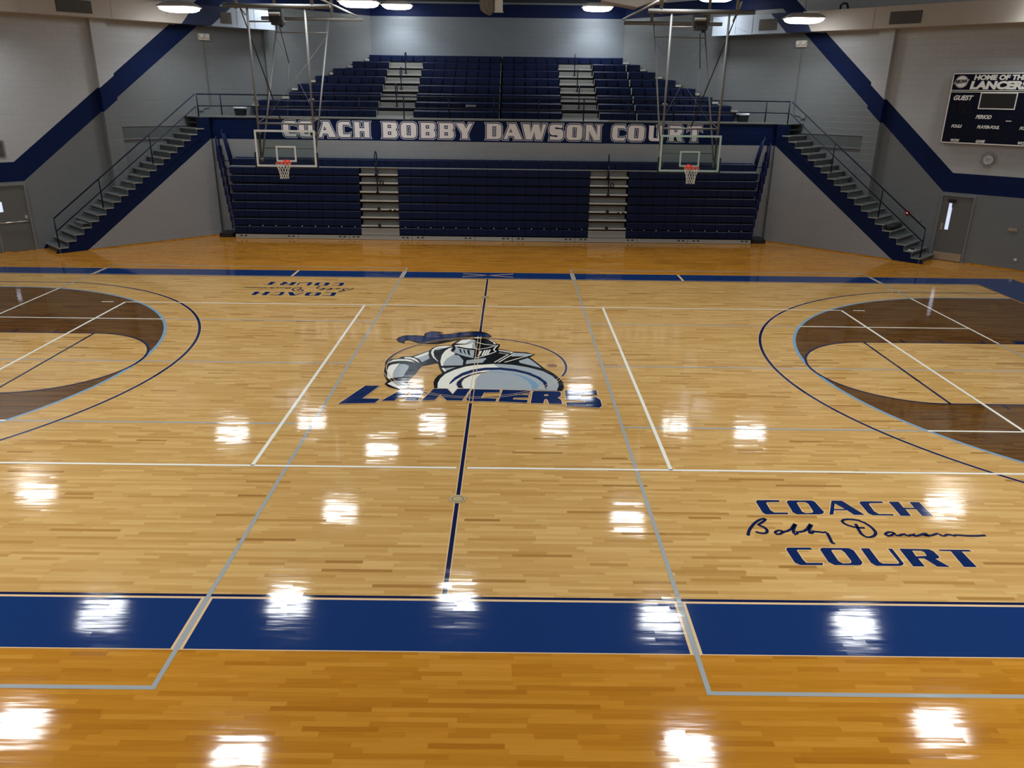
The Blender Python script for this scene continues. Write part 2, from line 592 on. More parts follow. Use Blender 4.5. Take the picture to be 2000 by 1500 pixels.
# painted emblem and lettering outlines, floor metres
EMBLEM=[
('black',[[(-1.814,1.595),(-1.801,1.748),(-1.729,1.886),(-1.613,1.957),(-1.431,1.964),(-1.233,1.925),(-1.251,2.042),(-1.214,2.183),(-1.119,2.279),(-0.967,2.273),(-0.818,2.159),(-0.932,2.134),(-0.845,2.058),(-0.664,2.105),(-0.442,2.234),(-0.213,2.304),(-0.038,2.299),(-0.189,2.293),(-0.008,2.301),(0.149,2.21),(0.237,2.047),(0.265,1.908),(0.217,1.767),(0.042,1.737),(-0.136,1.753),(-0.133,1.853),(-0.406,1.67),(-0.671,1.454),(-0.881,1.317),(-1.156,1.306),(-1.294,1.356),(-1.468,1.515),(-1.564,1.568),(-1.615,1.528),(-1.602,1.344),(-1.722,1.413)]]),
('navy',[[(-1.764,1.597),(-1.734,1.75),(-1.605,1.891),(-1.423,1.898),(-1.18,1.857),(-1.224,2.004),(-1.177,2.164),(-1.068,2.229),(-0.972,2.193),(-0.976,2.113),(-0.887,2.017),(-0.66,2.046),(-0.438,2.174),(-0.035,2.231),(-0.032,2.203),(0.109,2.137),(0.225,1.953),(0.117,1.902),(-0.006,1.897),(-0.143,2.048),(-0.421,1.899),(-0.694,1.754),(-0.958,1.554),(-1.218,1.377),(-1.403,1.537),(-1.571,1.624),(-1.639,1.546),(-1.633,1.416),(-1.707,1.469)]]),
('black',[[(-1.331,0.484),(-1.018,0.868),(-0.957,1.081),(-0.84,1.228),(-0.578,1.256),(-0.574,1.347),(-0.535,1.422),(-0.479,1.573),(-0.405,1.651),(-0.231,1.753),(-0.297,1.724),(-0.136,1.753),(0.204,1.744),(0.316,1.589),(0.401,1.393),(0.461,1.351),(0.457,1.199),(0.42,1.048),(0.538,0.99),(0.733,0.872),(1.03,0.821),(1.2,0.684),(1.088,0.5),(1.148,0.364),(1.376,-0.212),(1.5,-0.405),(1.617,-0.68),(1.683,-0.948),(1.686,-1.177),(1.665,-1.337),(1.608,-1.448),(1.548,-1.419),(0.554,-1.373),(-0.705,-1.343),(-0.747,-1.062),(-0.741,-0.868),(-0.701,-0.668),(-0.63,-0.52),(-0.695,-0.284),(-0.758,0.021),(-0.787,0.051),(-1.073,-0.145),(-1.089,-0.268),(-1.135,-0.567),(-1.198,-0.855),(-1.235,-1.023),(-1.147,-1.264),(-1.233,-1.478),(-1.319,-1.46),(-1.557,-1.304),(-1.645,-1.16),(-1.615,-1.008),(-1.638,-0.954),(-1.73,-0.674),(-1.766,-0.441),(-1.787,-0.109),(-1.816,0.046),(-1.784,0.206),(-1.734,0.288),(-1.594,0.326),(-1.547,0.443),(-1.426,0.48)]]),
('white',[[(-1.717,-0.168),(-1.673,-0.058),(-1.521,0.025),(-1.558,-0.224),(-1.578,-0.435),(-1.568,-0.64),(-1.537,-0.824),(-1.62,-0.883),(-1.671,-0.672),(-1.706,-0.409)]]),
('grey',[[(-1.502,-0.006),(-1.401,-0.033),(-1.325,-0.108),(-1.313,-0.245),(-1.339,-0.515),(-1.357,-0.747),(-1.532,-0.824),(-1.564,-0.668),(-1.578,-0.435),(-1.553,-0.223)]]),
('white',[[(-1.732,0.138),(-1.686,0.242),(-1.567,0.285),(-1.421,0.284),(-1.31,0.223),(-1.213,0.061),(-1.299,0.134),(-1.429,0.18),(-1.573,0.175),(-1.689,0.12),(-1.768,0.001)]]),
('white',[[(-1.481,0.419),(-1.377,0.429),(-1.274,0.354),(-1.184,0.212),(-1.137,0.064),(-1.245,0.2),(-1.341,0.306),(-1.47,0.34)]]),
('white',[[(-1.595,-1.145),(-1.532,-1.019),(-1.354,-1.271),(-1.293,-1.44),(-1.444,-1.301)]]),
('grey',[[(-1.525,-1.005),(-1.464,-0.962),(-1.311,-1.026),(-1.214,-1.186),(-1.194,-1.345),(-1.289,-1.401),(-1.354,-1.271)]]),
('white',[[(-1.294,0.435),(-1.027,0.799),(-1.004,0.629),(-1.222,0.356)]]),
('grey',[[(-1.217,0.356),(-1.013,0.612),(-0.96,0.349),(-1.09,0.104),(-1.15,0.277)]]),
('white',[[(-0.764,0.141),(-0.892,0.401),(-0.965,0.698),(-0.967,0.905),(-0.923,1.064),(-0.835,1.174),(-0.684,1.205),(-0.551,1.185),(-0.664,1.085),(-0.844,0.909),(-0.91,0.924),(-0.922,0.768),(-0.877,0.467),(-0.78,0.21)]]),
('grey',[[(-0.912,0.948),(-0.802,1.051),(-0.705,1.055),(-0.845,0.92)]]),
('white',[[(-0.534,1.097),(-0.617,1.04),(-0.688,0.846),(-0.729,0.572),(-0.726,0.18),(-0.689,-0.07),(-0.649,-0.115),(-0.644,0.12),(-0.605,0.346),(-0.488,0.615),(-0.453,0.718),(-0.57,0.85),(-0.559,0.99)]]),
('grey',[[(-0.488,0.615),(-0.379,0.569),(-0.328,0.422),(-0.266,0.261),(-0.262,-0.055),(-0.646,-0.093),(-0.638,0.12),(-0.597,0.379)]]),
('white',[[(-0.664,-0.238),(-0.62,-0.221),(-0.556,-0.399),(-0.592,-0.445)]]),
('grey',[[(-0.609,-0.242),(-0.392,-0.173),(-0.558,-0.375)]]),
('white',[[(-0.496,1.371),(-0.386,1.629),(-0.227,1.69),(-0.117,1.649),(-0.067,1.574),(-0.148,1.451),(-0.303,1.361)]]),
('grey',[[(-0.294,1.432),(-0.182,1.606),(-0.089,1.632),(-0.076,1.574),(-0.175,1.458)]]),
('white',[[(-0.52,1.248),(-0.273,1.314),(-0.083,1.484),(-0.048,1.018),(-0.259,1.065),(-0.423,1.165),(-0.475,1.155)]]),
('grey',[[(-0.139,1.263),(-0.125,1.403),(-0.081,1.458),(-0.054,1.03),(-0.129,1.066)]]),
('grey',[[(-0.511,1.205),(-0.476,1.078),(-0.477,0.909),(-0.511,0.846),(-0.43,0.685),(-0.253,0.51),(-0.071,0.398),(-0.07,0.916),(-0.255,0.98),(-0.43,1.079)]]),
('black',[[(-0.399,0.996),(-0.366,0.997),(-0.336,0.79),(-0.313,0.66),(-0.365,0.769)]]),
('black',[[(-0.312,0.966),(-0.279,0.946),(-0.255,0.752),(-0.223,0.603),(-0.275,0.711)]]),
('black',[[(-0.229,0.935),(-0.173,0.921),(-0.16,0.715),(-0.136,0.546),(-0.191,0.645)]]),
('white|0.03',[[(-0.063,1.485),(0.123,1.338),(0.377,1.252)]]),
('white|0.03',[[(0.331,1.216),(0.197,1.082),(0.056,1.005),(-0.061,1.0)]]),
('white|0.03',[[(0.416,1.284),(0.366,1.153),(0.333,0.961),(0.383,0.838),(0.236,0.649),(0.052,0.462),(-0.046,0.399)]]),
('white|0.035',[[(0.074,0.88),(0.024,0.54)]]),
('white|0.035',[[(0.15,0.925),(0.105,0.571)]]),
('white|0.035',[[(0.202,0.943),(0.155,0.597)]]),
('white|0.035',[[(0.255,0.97),(0.208,0.639)]]),
('white',[[(0.178,1.697),(0.289,1.597),(0.385,1.361),(0.328,1.359),(0.305,1.5),(0.235,1.609)]]),
('white',[[(-0.13,1.79),(-0.046,1.872),(0.038,1.829),(0.055,1.751),(-0.068,1.756)]]),
('white',[[(0.422,0.96),(0.539,0.923),(0.759,0.811),(0.701,0.727),(0.462,0.87)]]),
('black',[[(0.475,0.904),(0.701,0.796),(0.676,0.759),(0.488,0.871)]]),
('white|0.03',[[(0.451,0.758),(0.644,0.664),(0.368,0.143)]]),
('white|0.03',[[(0.785,0.771),(0.449,0.146)]]),
('grey',[[(0.785,0.767),(0.952,0.757),(1.149,0.683),(1.025,0.537),(0.949,0.571),(0.721,0.538),(0.708,0.606)]]),
('white|0.03',[[(1.149,0.683),(0.573,0.151)]]),
('white|0.02',[[(0.702,0.545),(0.962,0.571)]]),
('grey',[[(1.049,0.439),(1.156,0.21),(1.305,-0.178),(1.089,-0.019),(0.882,0.124),(0.858,0.257)]]),
('grey',[[(-0.2,0.238),(-0.03,0.322),(0.18,0.407),(0.201,0.349),(0.149,0.212),(0.14,0.116),(-0.079,0.059),(-0.206,0.01)]]),
('white',[[(-0.643,-1.354),(-0.663,-1.086),(-0.637,-0.836),(-0.561,-0.576),(-0.401,-0.334),(-0.192,-0.129),(0.107,0.014),(0.023,-0.038),(0.352,0.041),(0.721,0.005),(1.026,-0.132),(1.322,-0.358),(1.49,-0.616),(1.582,-0.885),(1.593,-1.147),(1.543,-1.41),(1.094,-1.393),(0.554,-1.379),(-0.279,-1.368)]]),
('grey',[[(0.34,0.029),(0.721,0.005),(1.026,-0.132),(1.322,-0.358),(1.49,-0.616),(1.582,-0.885),(1.593,-1.147),(1.543,-1.41),(1.094,-1.393),(0.554,-1.379),(0.036,-1.358),(0.023,-0.97),(0.064,-0.699),(0.15,-0.487),(0.301,-0.322),(0.467,-0.17)]]),
('navy',[[(-0.443,-1.159),(-0.439,-1.035),(-0.377,-0.782),(-0.253,-0.519),(-0.061,-0.316),(0.188,-0.191),(0.479,-0.17),(0.782,-0.251),(1.057,-0.438),(1.252,-0.693),(1.37,-0.958),(1.385,-1.154),(1.343,-1.363),(1.327,-1.188),(1.3,-0.994),(1.191,-0.763),(1.007,-0.545),(0.782,-0.394),(0.481,-0.304),(0.193,-0.343),(-0.018,-0.458),(-0.22,-0.674),(-0.344,-0.916),(-0.422,-1.117)]]),
('navy',[[(-0.265,-1.32),(-0.311,-1.145),(-0.303,-1.014),(-0.235,-0.811),(-0.105,-0.618),(0.067,-0.49),(0.244,-0.441),(0.245,-0.466),(0.081,-0.542),(-0.068,-0.652),(-0.186,-0.843),(-0.222,-1.012),(-0.22,-1.142),(-0.173,-1.349)]]),
('sky',[[(0.244,-0.441),(0.543,-0.456),(0.817,-0.552),(1.016,-0.735),(1.162,-0.965),(1.214,-1.16),(1.19,-1.384),(1.089,-1.371),(1.078,-1.1),(1.013,-0.904),(0.875,-0.671),(0.698,-0.521),(0.519,-0.492),(0.245,-0.466)]]),
('white',[[(-0.454,-1.345),(-0.284,-1.34),(-0.346,-1.621)]]),
('navy',[[(-2.291,-2.172),(-1.981,-1.265),(-1.711,-1.256),(-1.918,-1.901),(-1.607,-1.908),(-1.662,-2.11)]]),
('navy',[[(-1.577,-2.016),(-1.31,-1.483),(-1.282,-1.401),(-0.885,-1.377),(-0.927,-1.986),(-1.166,-1.987),(-1.147,-1.842),(-1.286,-1.847),(-1.341,-1.999)],[(-1.217,-1.747),(-1.109,-1.53),(-1.102,-1.743)]]),
('navy',[[(-0.866,-1.971),(-0.714,-1.383),(-0.465,-1.375),(-0.344,-1.649),(-0.275,-1.376),(-0.039,-1.368),(-0.154,-1.955),(-0.425,-1.957),(-0.563,-1.684),(-0.64,-1.953)]]),
('navy',[[(-0.004,-1.386),(0.508,-1.398),(0.493,-1.537),(0.218,-1.56),(0.176,-1.808),(0.451,-1.844),(0.434,-1.978),(-0.051,-1.979),(-0.087,-1.902),(-0.036,-1.532)]]),
('navy',[[(0.553,-1.397),(1.064,-1.417),(1.042,-1.569),(0.756,-1.632),(1.027,-1.658),(1.016,-1.774),(0.754,-1.789),(0.741,-1.866),(1.004,-1.885),(0.988,-2.028),(0.485,-1.986)]]),
('navy',[[(1.103,-1.441),(1.593,-1.454),(1.613,-1.551),(1.592,-1.693),(1.537,-1.765),(1.595,-1.867),(1.602,-2.069),(1.37,-2.06),(1.358,-1.908),(1.342,-1.84),(1.304,-1.841),(1.271,-2.046),(1.051,-2.036)],[(1.306,-1.614),(1.367,-1.602),(1.376,-1.637),(1.369,-1.676),(1.303,-1.685)]]),
('navy',[[(1.687,-1.411),(1.729,-1.366),(2.267,-1.378),(2.263,-1.609),(1.945,-1.629),(1.939,-1.7),(2.222,-1.701),(2.29,-1.845),(2.293,-2.115),(2.245,-2.215),(1.678,-2.156),(1.676,-1.983),(2.012,-1.973),(2.019,-1.888),(1.684,-1.864)]])]
COURT_LETTERS=[
('navy',[[(3.994,-5.459),(4.026,-5.418),(4.314,-5.412),(4.326,-5.46),(4.141,-5.472),(4.121,-5.504),(4.122,-5.684),(4.149,-5.744),(4.332,-5.74),(4.32,-5.786),(4.026,-5.795),(3.998,-5.748)]]),
('navy',[[(4.406,-5.458),(4.443,-5.417),(4.755,-5.41),(4.791,-5.441),(4.815,-5.714),(4.782,-5.761),(4.737,-5.78),(4.435,-5.786),(4.398,-5.739)],[(4.537,-5.479),(4.564,-5.458),(4.651,-5.456),(4.683,-5.5),(4.677,-5.702),(4.653,-5.736),(4.57,-5.753),(4.527,-5.721)]]),
('navy',[[(5.029,-5.409),(5.17,-5.405),(5.32,-5.779),(5.181,-5.782),(5.136,-5.664),(4.964,-5.668),(4.915,-5.776),(4.859,-5.782)],[(5.044,-5.484),(5.119,-5.631),(4.978,-5.634)]]),
('navy',[[(5.383,-5.455),(5.422,-5.418),(5.703,-5.412),(5.71,-5.457),(5.527,-5.467),(5.499,-5.489),(5.486,-5.683),(5.517,-5.751),(5.7,-5.751),(5.699,-5.79),(5.423,-5.787),(5.384,-5.737)]]),
('navy',[[(5.794,-5.419),(5.93,-5.416),(5.921,-5.577),(6.062,-5.579),(6.075,-5.422),(6.204,-5.424),(6.206,-5.791),(6.063,-5.79),(6.069,-5.618),(5.928,-5.618),(5.919,-5.794),(5.784,-5.793)]]),
('navy',[[(4.017,-6.613),(4.049,-6.58),(4.323,-6.577),(4.339,-6.623),(4.154,-6.626),(4.14,-6.643),(4.144,-6.837),(4.162,-6.903),(4.352,-6.9),(4.337,-6.948),(4.075,-6.953),(4.025,-6.9)]]),
('navy',[[(4.427,-6.611),(4.462,-6.578),(4.789,-6.578),(4.827,-6.623),(4.826,-6.884),(4.788,-6.934),(4.743,-6.944),(4.475,-6.945),(4.425,-6.88)],[(4.554,-6.634),(4.581,-6.619),(4.68,-6.619),(4.7,-6.676),(4.704,-6.862),(4.679,-6.899),(4.586,-6.907),(4.553,-6.853)]]),
('navy',[[(4.929,-6.58),(5.034,-6.578),(5.031,-6.866),(5.055,-6.9),(5.234,-6.901),(5.257,-6.876),(5.258,-6.581),(5.311,-6.58),(5.302,-6.895),(5.274,-6.93),(5.235,-6.947),(4.956,-6.95),(4.92,-6.889)]]),
('navy',[[(5.396,-6.578),(5.751,-6.583),(5.786,-6.626),(5.795,-6.747),(5.773,-6.776),(5.726,-6.79),(5.811,-6.956),(5.666,-6.954),(5.596,-6.783),(5.523,-6.787),(5.523,-6.952),(5.384,-6.952)],[(5.533,-6.619),(5.644,-6.621),(5.662,-6.65),(5.654,-6.729),(5.521,-6.742)]]),
('navy',[[(5.865,-6.588),(6.235,-6.588),(6.247,-6.624),(6.126,-6.626),(6.126,-6.954),(5.975,-6.953),(5.996,-6.622),(5.862,-6.617)]])]
SIGNATURE=[
[(3.648,-6.316),(3.667,-6.261),(3.698,-6.191),(3.741,-6.12),(3.792,-6.047),(3.838,-5.991),(3.89,-5.944),(3.937,-5.913),(3.979,-5.901),(3.986,-5.912),(3.964,-5.949),(3.91,-6.001),(3.848,-6.06),(3.871,-6.081),(3.9,-6.109),(3.919,-6.144),(3.923,-6.193),(3.906,-6.235),(3.877,-6.259),(3.84,-6.26),(3.8,-6.247),(3.766,-6.224)],
[(4.108,-6.224),(4.096,-6.194),(4.069,-6.186),(4.024,-6.212),(4.004,-6.247),(4.017,-6.278),(4.052,-6.274),(4.09,-6.245),(4.116,-6.224),(4.176,-6.198),(4.236,-6.152),(4.286,-6.08),(4.324,-6.022),(4.332,-6.043),(4.291,-6.108),(4.261,-6.165),(4.237,-6.235),(4.243,-6.283),(4.284,-6.248),(4.282,-6.22),(4.323,-6.22),(4.382,-6.197),(4.437,-6.147),(4.489,-6.075),(4.523,-6.022),(4.533,-6.046),(4.485,-6.118),(4.453,-6.175),(4.438,-6.248),(4.455,-6.251),(4.49,-6.216),(4.493,-6.188),(4.513,-6.205),(4.568,-6.214),(4.615,-6.227),(4.642,-6.213),(4.655,-6.247),(4.647,-6.336),(4.635,-6.424),(4.635,-6.47),(4.661,-6.478)],
[(5.183,-6.103),(5.116,-6.102),(5.049,-6.085),(4.991,-6.043),(4.963,-6.001),(4.957,-5.95),(4.992,-5.908),(5.051,-5.894),(5.125,-5.9),(5.191,-5.923),(5.194,-5.94),(5.23,-5.975),(5.262,-6.04),(5.278,-6.12),(5.277,-6.199),(5.258,-6.247),(5.213,-6.297),(5.157,-6.323),(5.115,-6.324),(5.089,-6.289),(5.079,-6.242),(5.078,-6.245),(5.088,-6.134),(5.108,-6.005)],
[(5.499,-6.242),(5.49,-6.207),(5.445,-6.196),(5.393,-6.228),(5.375,-6.267),(5.394,-6.29),(5.443,-6.274),(5.495,-6.234),(5.502,-6.273),(5.531,-6.28),(5.596,-6.247),(5.621,-6.239),(5.627,-6.27),(5.646,-6.282),(5.698,-6.261),(5.748,-6.233),(5.713,-6.281),(5.735,-6.286),(5.785,-6.27),(5.873,-6.226),(5.896,-6.221),(5.911,-6.249),(5.847,-6.278),(5.887,-6.28),(5.954,-6.263),(6.043,-6.218),(6.062,-6.245),(6.073,-6.273),(6.105,-6.276),(6.146,-6.244),(6.187,-6.246),(6.212,-6.261),(6.22,-6.276),(6.251,-6.251),(6.306,-6.256),(6.383,-6.267),(6.507,-6.267),(6.628,-6.252)]]

# ---------------------------------------------------------------- room geometry helpers
R2 = math.sqrt(2)
KW = 26.5            # corner walls: |x| + y = KW
KS = 24.7            # faces of the stair walls
Y_REAR = 21.15
Y_LOW = 14.75        # wall behind the folded bleachers
Z_DECK = 4.18
Z_CEIL = 10.2


def W(sx, k, s, d, z):
    """s runs along a 45 degree corner wall towards the rear, d out into the room"""
    return (sx * (k - 11.3 - s / R2 - d / R2), 11.3 + s / R2 - d / R2, z)


def WT(sx, k):
    return lambda s, d, z: W(sx, k, s, d, z)


# ---------------------------------------------------------------- floor and court
def rect(mb, x0, x1, y0, y1, z, m):
    mb.poly([(x0, y0, z), (x1, y0, z), (x1, y1, z), (x0, y1, z)], m)


floor = MB()
oct_pts = [(-21.5, -5), (-21.5, 5), (-5.35, 21.15), (5.35, 21.15), (21.5, 5), (21.5, -5), (8, -18.5), (-8, -18.5)]
floor.poly([(x, y, 0) for x, y in oct_pts], 'maple_amber')
floor = struct(floor.build('floor', recalc=False))

LX, LY = 14.33, 7.62
mb = MB()
rect(mb, -LX, LX, -LY, LY, 0.0005, 'maple')
mb.build('court_playing_surface', floor, recalc=False)

BAS = 12.725
R3, R2P = 6.02, 6.75
for sx in (-1, 1):
    mb = MB()
    pts = []
    for i in range(61):
        a = math.pi / 2 - math.pi * i / 60
        pts.append((sx * (BAS - R3 * math.cos(a)), R3 * math.sin(a)))
    loop = [(sx * LX, R3)] + pts + [(sx * LX, -R3)]
    mb.flat([loop], lambda a, b: (a, b, 0.0010), 'maple_dark')
    mb.build('stained_arc_panel', floor, recalc=False)
    mb = MB()
    loop = [(sx * LX, 1.83), (sx * 8.534, 1.83)]
    for i in range(1, 40):
        a = math.pi / 2 + math.pi * i / 40
        loop.append((sx * (8.534 + 1.83 * math.cos(a)), 1.83 * math.sin(a)))
    loop += [(sx * 8.534, -1.83), (sx * LX, -1.83)]
    mb.flat([loop], lambda a, b: (a, b, 0.0014), 'maple')
    mb.build('free_throw_lane_panel', floor, recalc=False)

# practice-court lines, pale grey on bare maple, white where they cross the dark stain
mb, mw = MB(), MB()
GW = 0.025
Zg = 0.0018
for sx in (-1, 1):
    for x in (2.525, 11.54):
        rect(mb, sx * x - GW, sx * x + GW, -9.05, 9.05, Zg + 0.0012, 'f_grey')
    xs = sorted((sx * 2.5, sx * 11.565))
    for y in (-9.025, 9.025):
        rect(mb, xs[0], xs[1], y - GW, y + GW, Zg, 'f_grey')
    for y in (-3.03, 0.0, 3.03):
        rect(mb, xs[0], xs[1], y - GW, y + GW, Zg, 'f_grey')
    xi = BAS - math.sqrt(R3 ** 2 - 3.03 ** 2)
    a = sorted((sx * xi, sx * 11.54))
    for y in (-3.03, 3.03):
        rect(mw, a[0], a[1], y - GW, y + GW, Zg + 0.0006, 'f_white')
    yt = math.sqrt(R3 ** 2 - (BAS - 11.54) ** 2)
    for s_ in (-1, 1):
        b = sorted((s_ * 1.86, s_ * yt))
        rect(mw, sx * 11.54 - GW, sx * 11.54 + GW, b[0], b[1], Zg + 0.0016, 'f_white')
mb.build('practice_court_lines', floor, recalc=False)
mw.build('practice_lines_on_dark_stain', floor, recalc=False)

# blue border
mb = MB()
Zb = 0.0022
for s_ in (-1, 1):
    a = sorted((s_ * 7.70, s_ * 8.50))
    rect(mb, -15.85, 15.85, a[0], a[1], Zb, 'f_blue')
    a = sorted((s_ * LY, s_ * 7.665))
    rect(mb, -LX - 0.05, LX + 0.05, a[0], a[1], Zb, 'f_navy')
    a = sorted((s_ * 7.665, s_ * 7.70))
    rect(mb, -LX - 0.05, LX + 0.05, a[0], a[1], Zb, 'f_bare')
    a = sorted((s_ * 14.40, s_ * 15.85))
    rect(mb, a[0], a[1], -7.70, 7.70, Zb, 'f_blue')
    a = sorted((s_ * 8.50, s_ * 8.515))
    rect(mb, -15.87, 15.87, a[0], a[1], Zb, 'f_bare')
mb.build('court_border', floor, recalc=False)
# gaps of bare maple where the practice lines and bench marks cross the border
mb = MB()
for sx in (-1, 1):
    for s_ in (-1, 1):
        a = sorted((s_ * 7.665, s_ * 8.50))
        rect(mb, sx * 2.525 - 0.06, sx * 2.525 + 0.06, a[0], a[1], Zb + 0.0004, 'f_bare')
        rect(mb, sx * 11.54 - 0.05, sx * 11.54 + 0.05, a[0], a[1], Zb + 0.0004, 'f_bare')
        rect(mb, sx * 2.525 - 0.032, sx * 2.525 + 0.032, a[0], a[1], Zb + 0.0010, 'f_grey')
        rect(mb, sx * 11.54 - GW, sx * 11.54 + GW, a[0], a[1], Zb + 0.0010, 'f_grey')
    rect(mb, sx * 5.73 - 0.035, sx * 5.73 + 0.035, 7.70, 8.50, Zb + 0.0004, 'f_bare')
for (x0, y0, x1, y1) in ((-0.75, 8.38, 0.75, 7.86), (-0.75, 8.28, 0.75, 7.96), (-0.75, 7.86, 0.75, 8.38), (-0.75, 7.96, 0.75, 8.28)):
    ribbon(mb, [(x0, y0), (x1, y1)], 0.022, Zb + 0.0004, 'f_bare')
mb.build('border_marks', floor, recalc=False)

# three-point arcs, lane lines
for sx in (-1, 1):
    mb = MB()
    p = [(sx * LX, 6.6)]
    a0 = math.asin(6.6 / R2P)
    for i in range(81):
        a = a0 - 2 * a0 * i / 80
        p.append((sx * (BAS - R2P * math.cos(a)), R2P * math.sin(a)))
    p.append((sx * LX, -6.6))
    ribbon(mb, p, 0.085, 0.0020, 'f_bare')
    ribbon(mb, p, 0.062, 0.0024, 'f_navy')
    mb.build('three_point_line', floor, recalc=False)
    mb = MB()
    p = [(sx * LX, R3)] + [(sx * (BAS - R3 * math.cos(math.pi / 2 - math.pi * i / 80)), R3 * math.sin(math.pi / 2 - math.pi * i / 80)) for i in range(81)] + [(sx * LX, -R3)]
    ribbon(mb, p, 0.062, 0.0022, 'f_sky')
    mb.build('inner_three_point_line', floor, recalc=False)
    mb = MB()
    p = [(sx * LX, 1.83), (sx * 8.534, 1.83)] + [(sx * (8.534 + 1.83 * math.cos(math.pi / 2 + math.pi * i / 48)), 1.83 * math.sin(math.pi / 2 + math.pi * i / 48)) for i in range(1, 48)] + [(sx * 8.534, -1.83), (sx * LX, -1.83)]
    ribbon(mb, p, 0.05, 0.0026, 'f_navy')
    ribbon(mb, [(sx * 8.534, 1.83), (sx * 8.534, -1.83)], 0.05, 0.0026, 'f_navy')
    for s_ in (-1, 1):
        for x in (9.45, 10.35, 11.25):
            ribbon(mb, [(sx * x, s_ * 1.86), (sx * x, s_ * 2.06)], 0.05, 0.0026, 'f_navy')
        ribbon(mb, [(sx * 12.1, s_ * 1.86), (sx * 12.1, s_ * 2.06)], 0.30, 0.0026, 'f_navy')
    mb.build('free_throw_lane_lines', floor, recalc=False)

# volleyball court: white
mb = MB()
Zv = 0.0034
VX, VY, VA = 9.115, 4.555, 3.03
for s_ in (-1, 1):
    for a, b in ((-VX, -0.08), (0.08, VX)):
        rect(mb, a, b, s_ * VY - 0.025, s_ * VY + 0.025, Zv, 'f_white')
    rect(mb, s_ * VX - 0.028, s_ * VX + 0.028, -VY, VY, Zv, 'f_white')
    rect(mb, s_ * VA - 0.028, s_ * VA + 0.028, -VY, VY, Zv, 'f_white')
    x = sorted((s_ * 9.42, s_ * 9.72))
    rect(mb, x[0], x[1], VY - 0.025, VY + 0.025, Zv, 'f_white')
    rect(mb, x[0], x[1], -VY - 0.025, -VY + 0.025, Zv, 'f_white')
mb.build('volleyball_court_lines', floor, recalc=False)

# centre line and circle
mb = MB()
Zc = 0.0030
for a, b in ((1.93, 7.62), (-7.62, -2.06)):
    rect(mb, -0.040, 0.040, a, b, Zc, 'f_bare')
    rect(mb, -0.026, 0.026, a, b, Zc + 0.0004, 'f_navy')
mb.build('centre_line', floor, recalc=False)


def arc(r, a0, a1, n=60):
    return [(r * math.cos(math.radians(a0 + (a1 - a0) * i / n)), r * math.sin(math.radians(a0 + (a1 - a0) * i / n))) for i in range(n + 1)]


mb = MB()
for a0, a1 in ((-20, 82), (112, 178), (232, 318)):
    ribbon(mb, arc(1.80, a0, a1), 0.075, Zc, 'f_bare')
    ribbon(mb, arc(1.80, a0, a1), 0.05, Zc + 0.0004, 'f_navy')
mb.build('centre_circle', floor, recalc=False)

CM = {'black': 'f_black', 'white': 'f_white', 'grey': 'f_emblem_grey', 'navy': 'f_letter', 'sky': 'f_sky'}
mb = MB()
z = 0.0040
for mname, loops in EMBLEM:
    z += 0.00012
    if '|' in mname:
        mm, wd_ = mname.split('|')
        ribbon(mb, loops[0], float(wd_), z, CM[mm])
    else:
        zz = z
        if mname == 'navy' and len(loops[0]) < 40 and loops[0][0][1] < -1.2:
            mb.flat(offset_loops(loops, 0.018), lambda a, b: (a, b, zz - 0.00006), 'f_bare')
        mb.flat(loops, lambda a, b: (a, b, zz), CM[mname])
z += 0.0003
ribbon(mb, arc(1.765, 82, 342, 120), 0.012, z, 'f_bare')
ribbon(mb, arc(1.835, 82, 342, 120), 0.012, z, 'f_bare')
for x in (-0.032, 0.032):
    rect(mb, x - 0.006, x + 0.006, -2.06, 1.93, z, 'f_bare')
em = mb.build('centre_court_emblem', floor, recalc=False)
em['label'] = 'armoured knight emblem with LANCERS lettering painted at mid-court'

for rotz in (0.0, math.pi):
    mb = MB()
    for mname, loops in COURT_LETTERS:
        mb.flat(offset_loops(loops, 0.012), lambda a, b: (a, b, 0.0030), 'f_bare')
        mb.flat(loops, lambda a, b: (a, b, 0.0034), 'f_letter')
    for l in SIGNATURE:
        ribbon(mb, l, 0.040, 0.0034, 'f_navy')
    o = mb.build('painted_court_name', floor, recalc=False)
    o.rotation_euler = (0, 0, rotz)

for (x, y, r, mm, inner) in ((0, -5.48, 0.115, 'brass', 0.075), (0, 5.48, 0.115, 'brass', 0.075), (1.52, 0.01, 0.10, 'copper', 0.02)):
    mb = MB()
    mb.loft([[(x + q * math.cos(a), y + q * math.sin(a), zz) for a in [2 * math.pi * i / 24 for i in range(24)]] for q, zz in ((r, 0.001), (r, 0.0062), (r - 0.004, 0.0068))], mm)
    mb.loft([[(x + q * math.cos(a), y + q * math.sin(a), zz) for a in [2 * math.pi * i / 24 for i in range(24)]] for q, zz in ((inner + 0.004, 0.0068), (inner + 0.004, 0.0072))], 'black')
    mb.loft([[(x + q * math.cos(a), y + q * math.sin(a), zz) for a in [2 * math.pi * i / 24 for i in range(24)]] for q, zz in ((inner - 0.004, 0.0070), (inner - 0.004, 0.0076))], mm)
    mb.build('floor_socket_cover', floor)


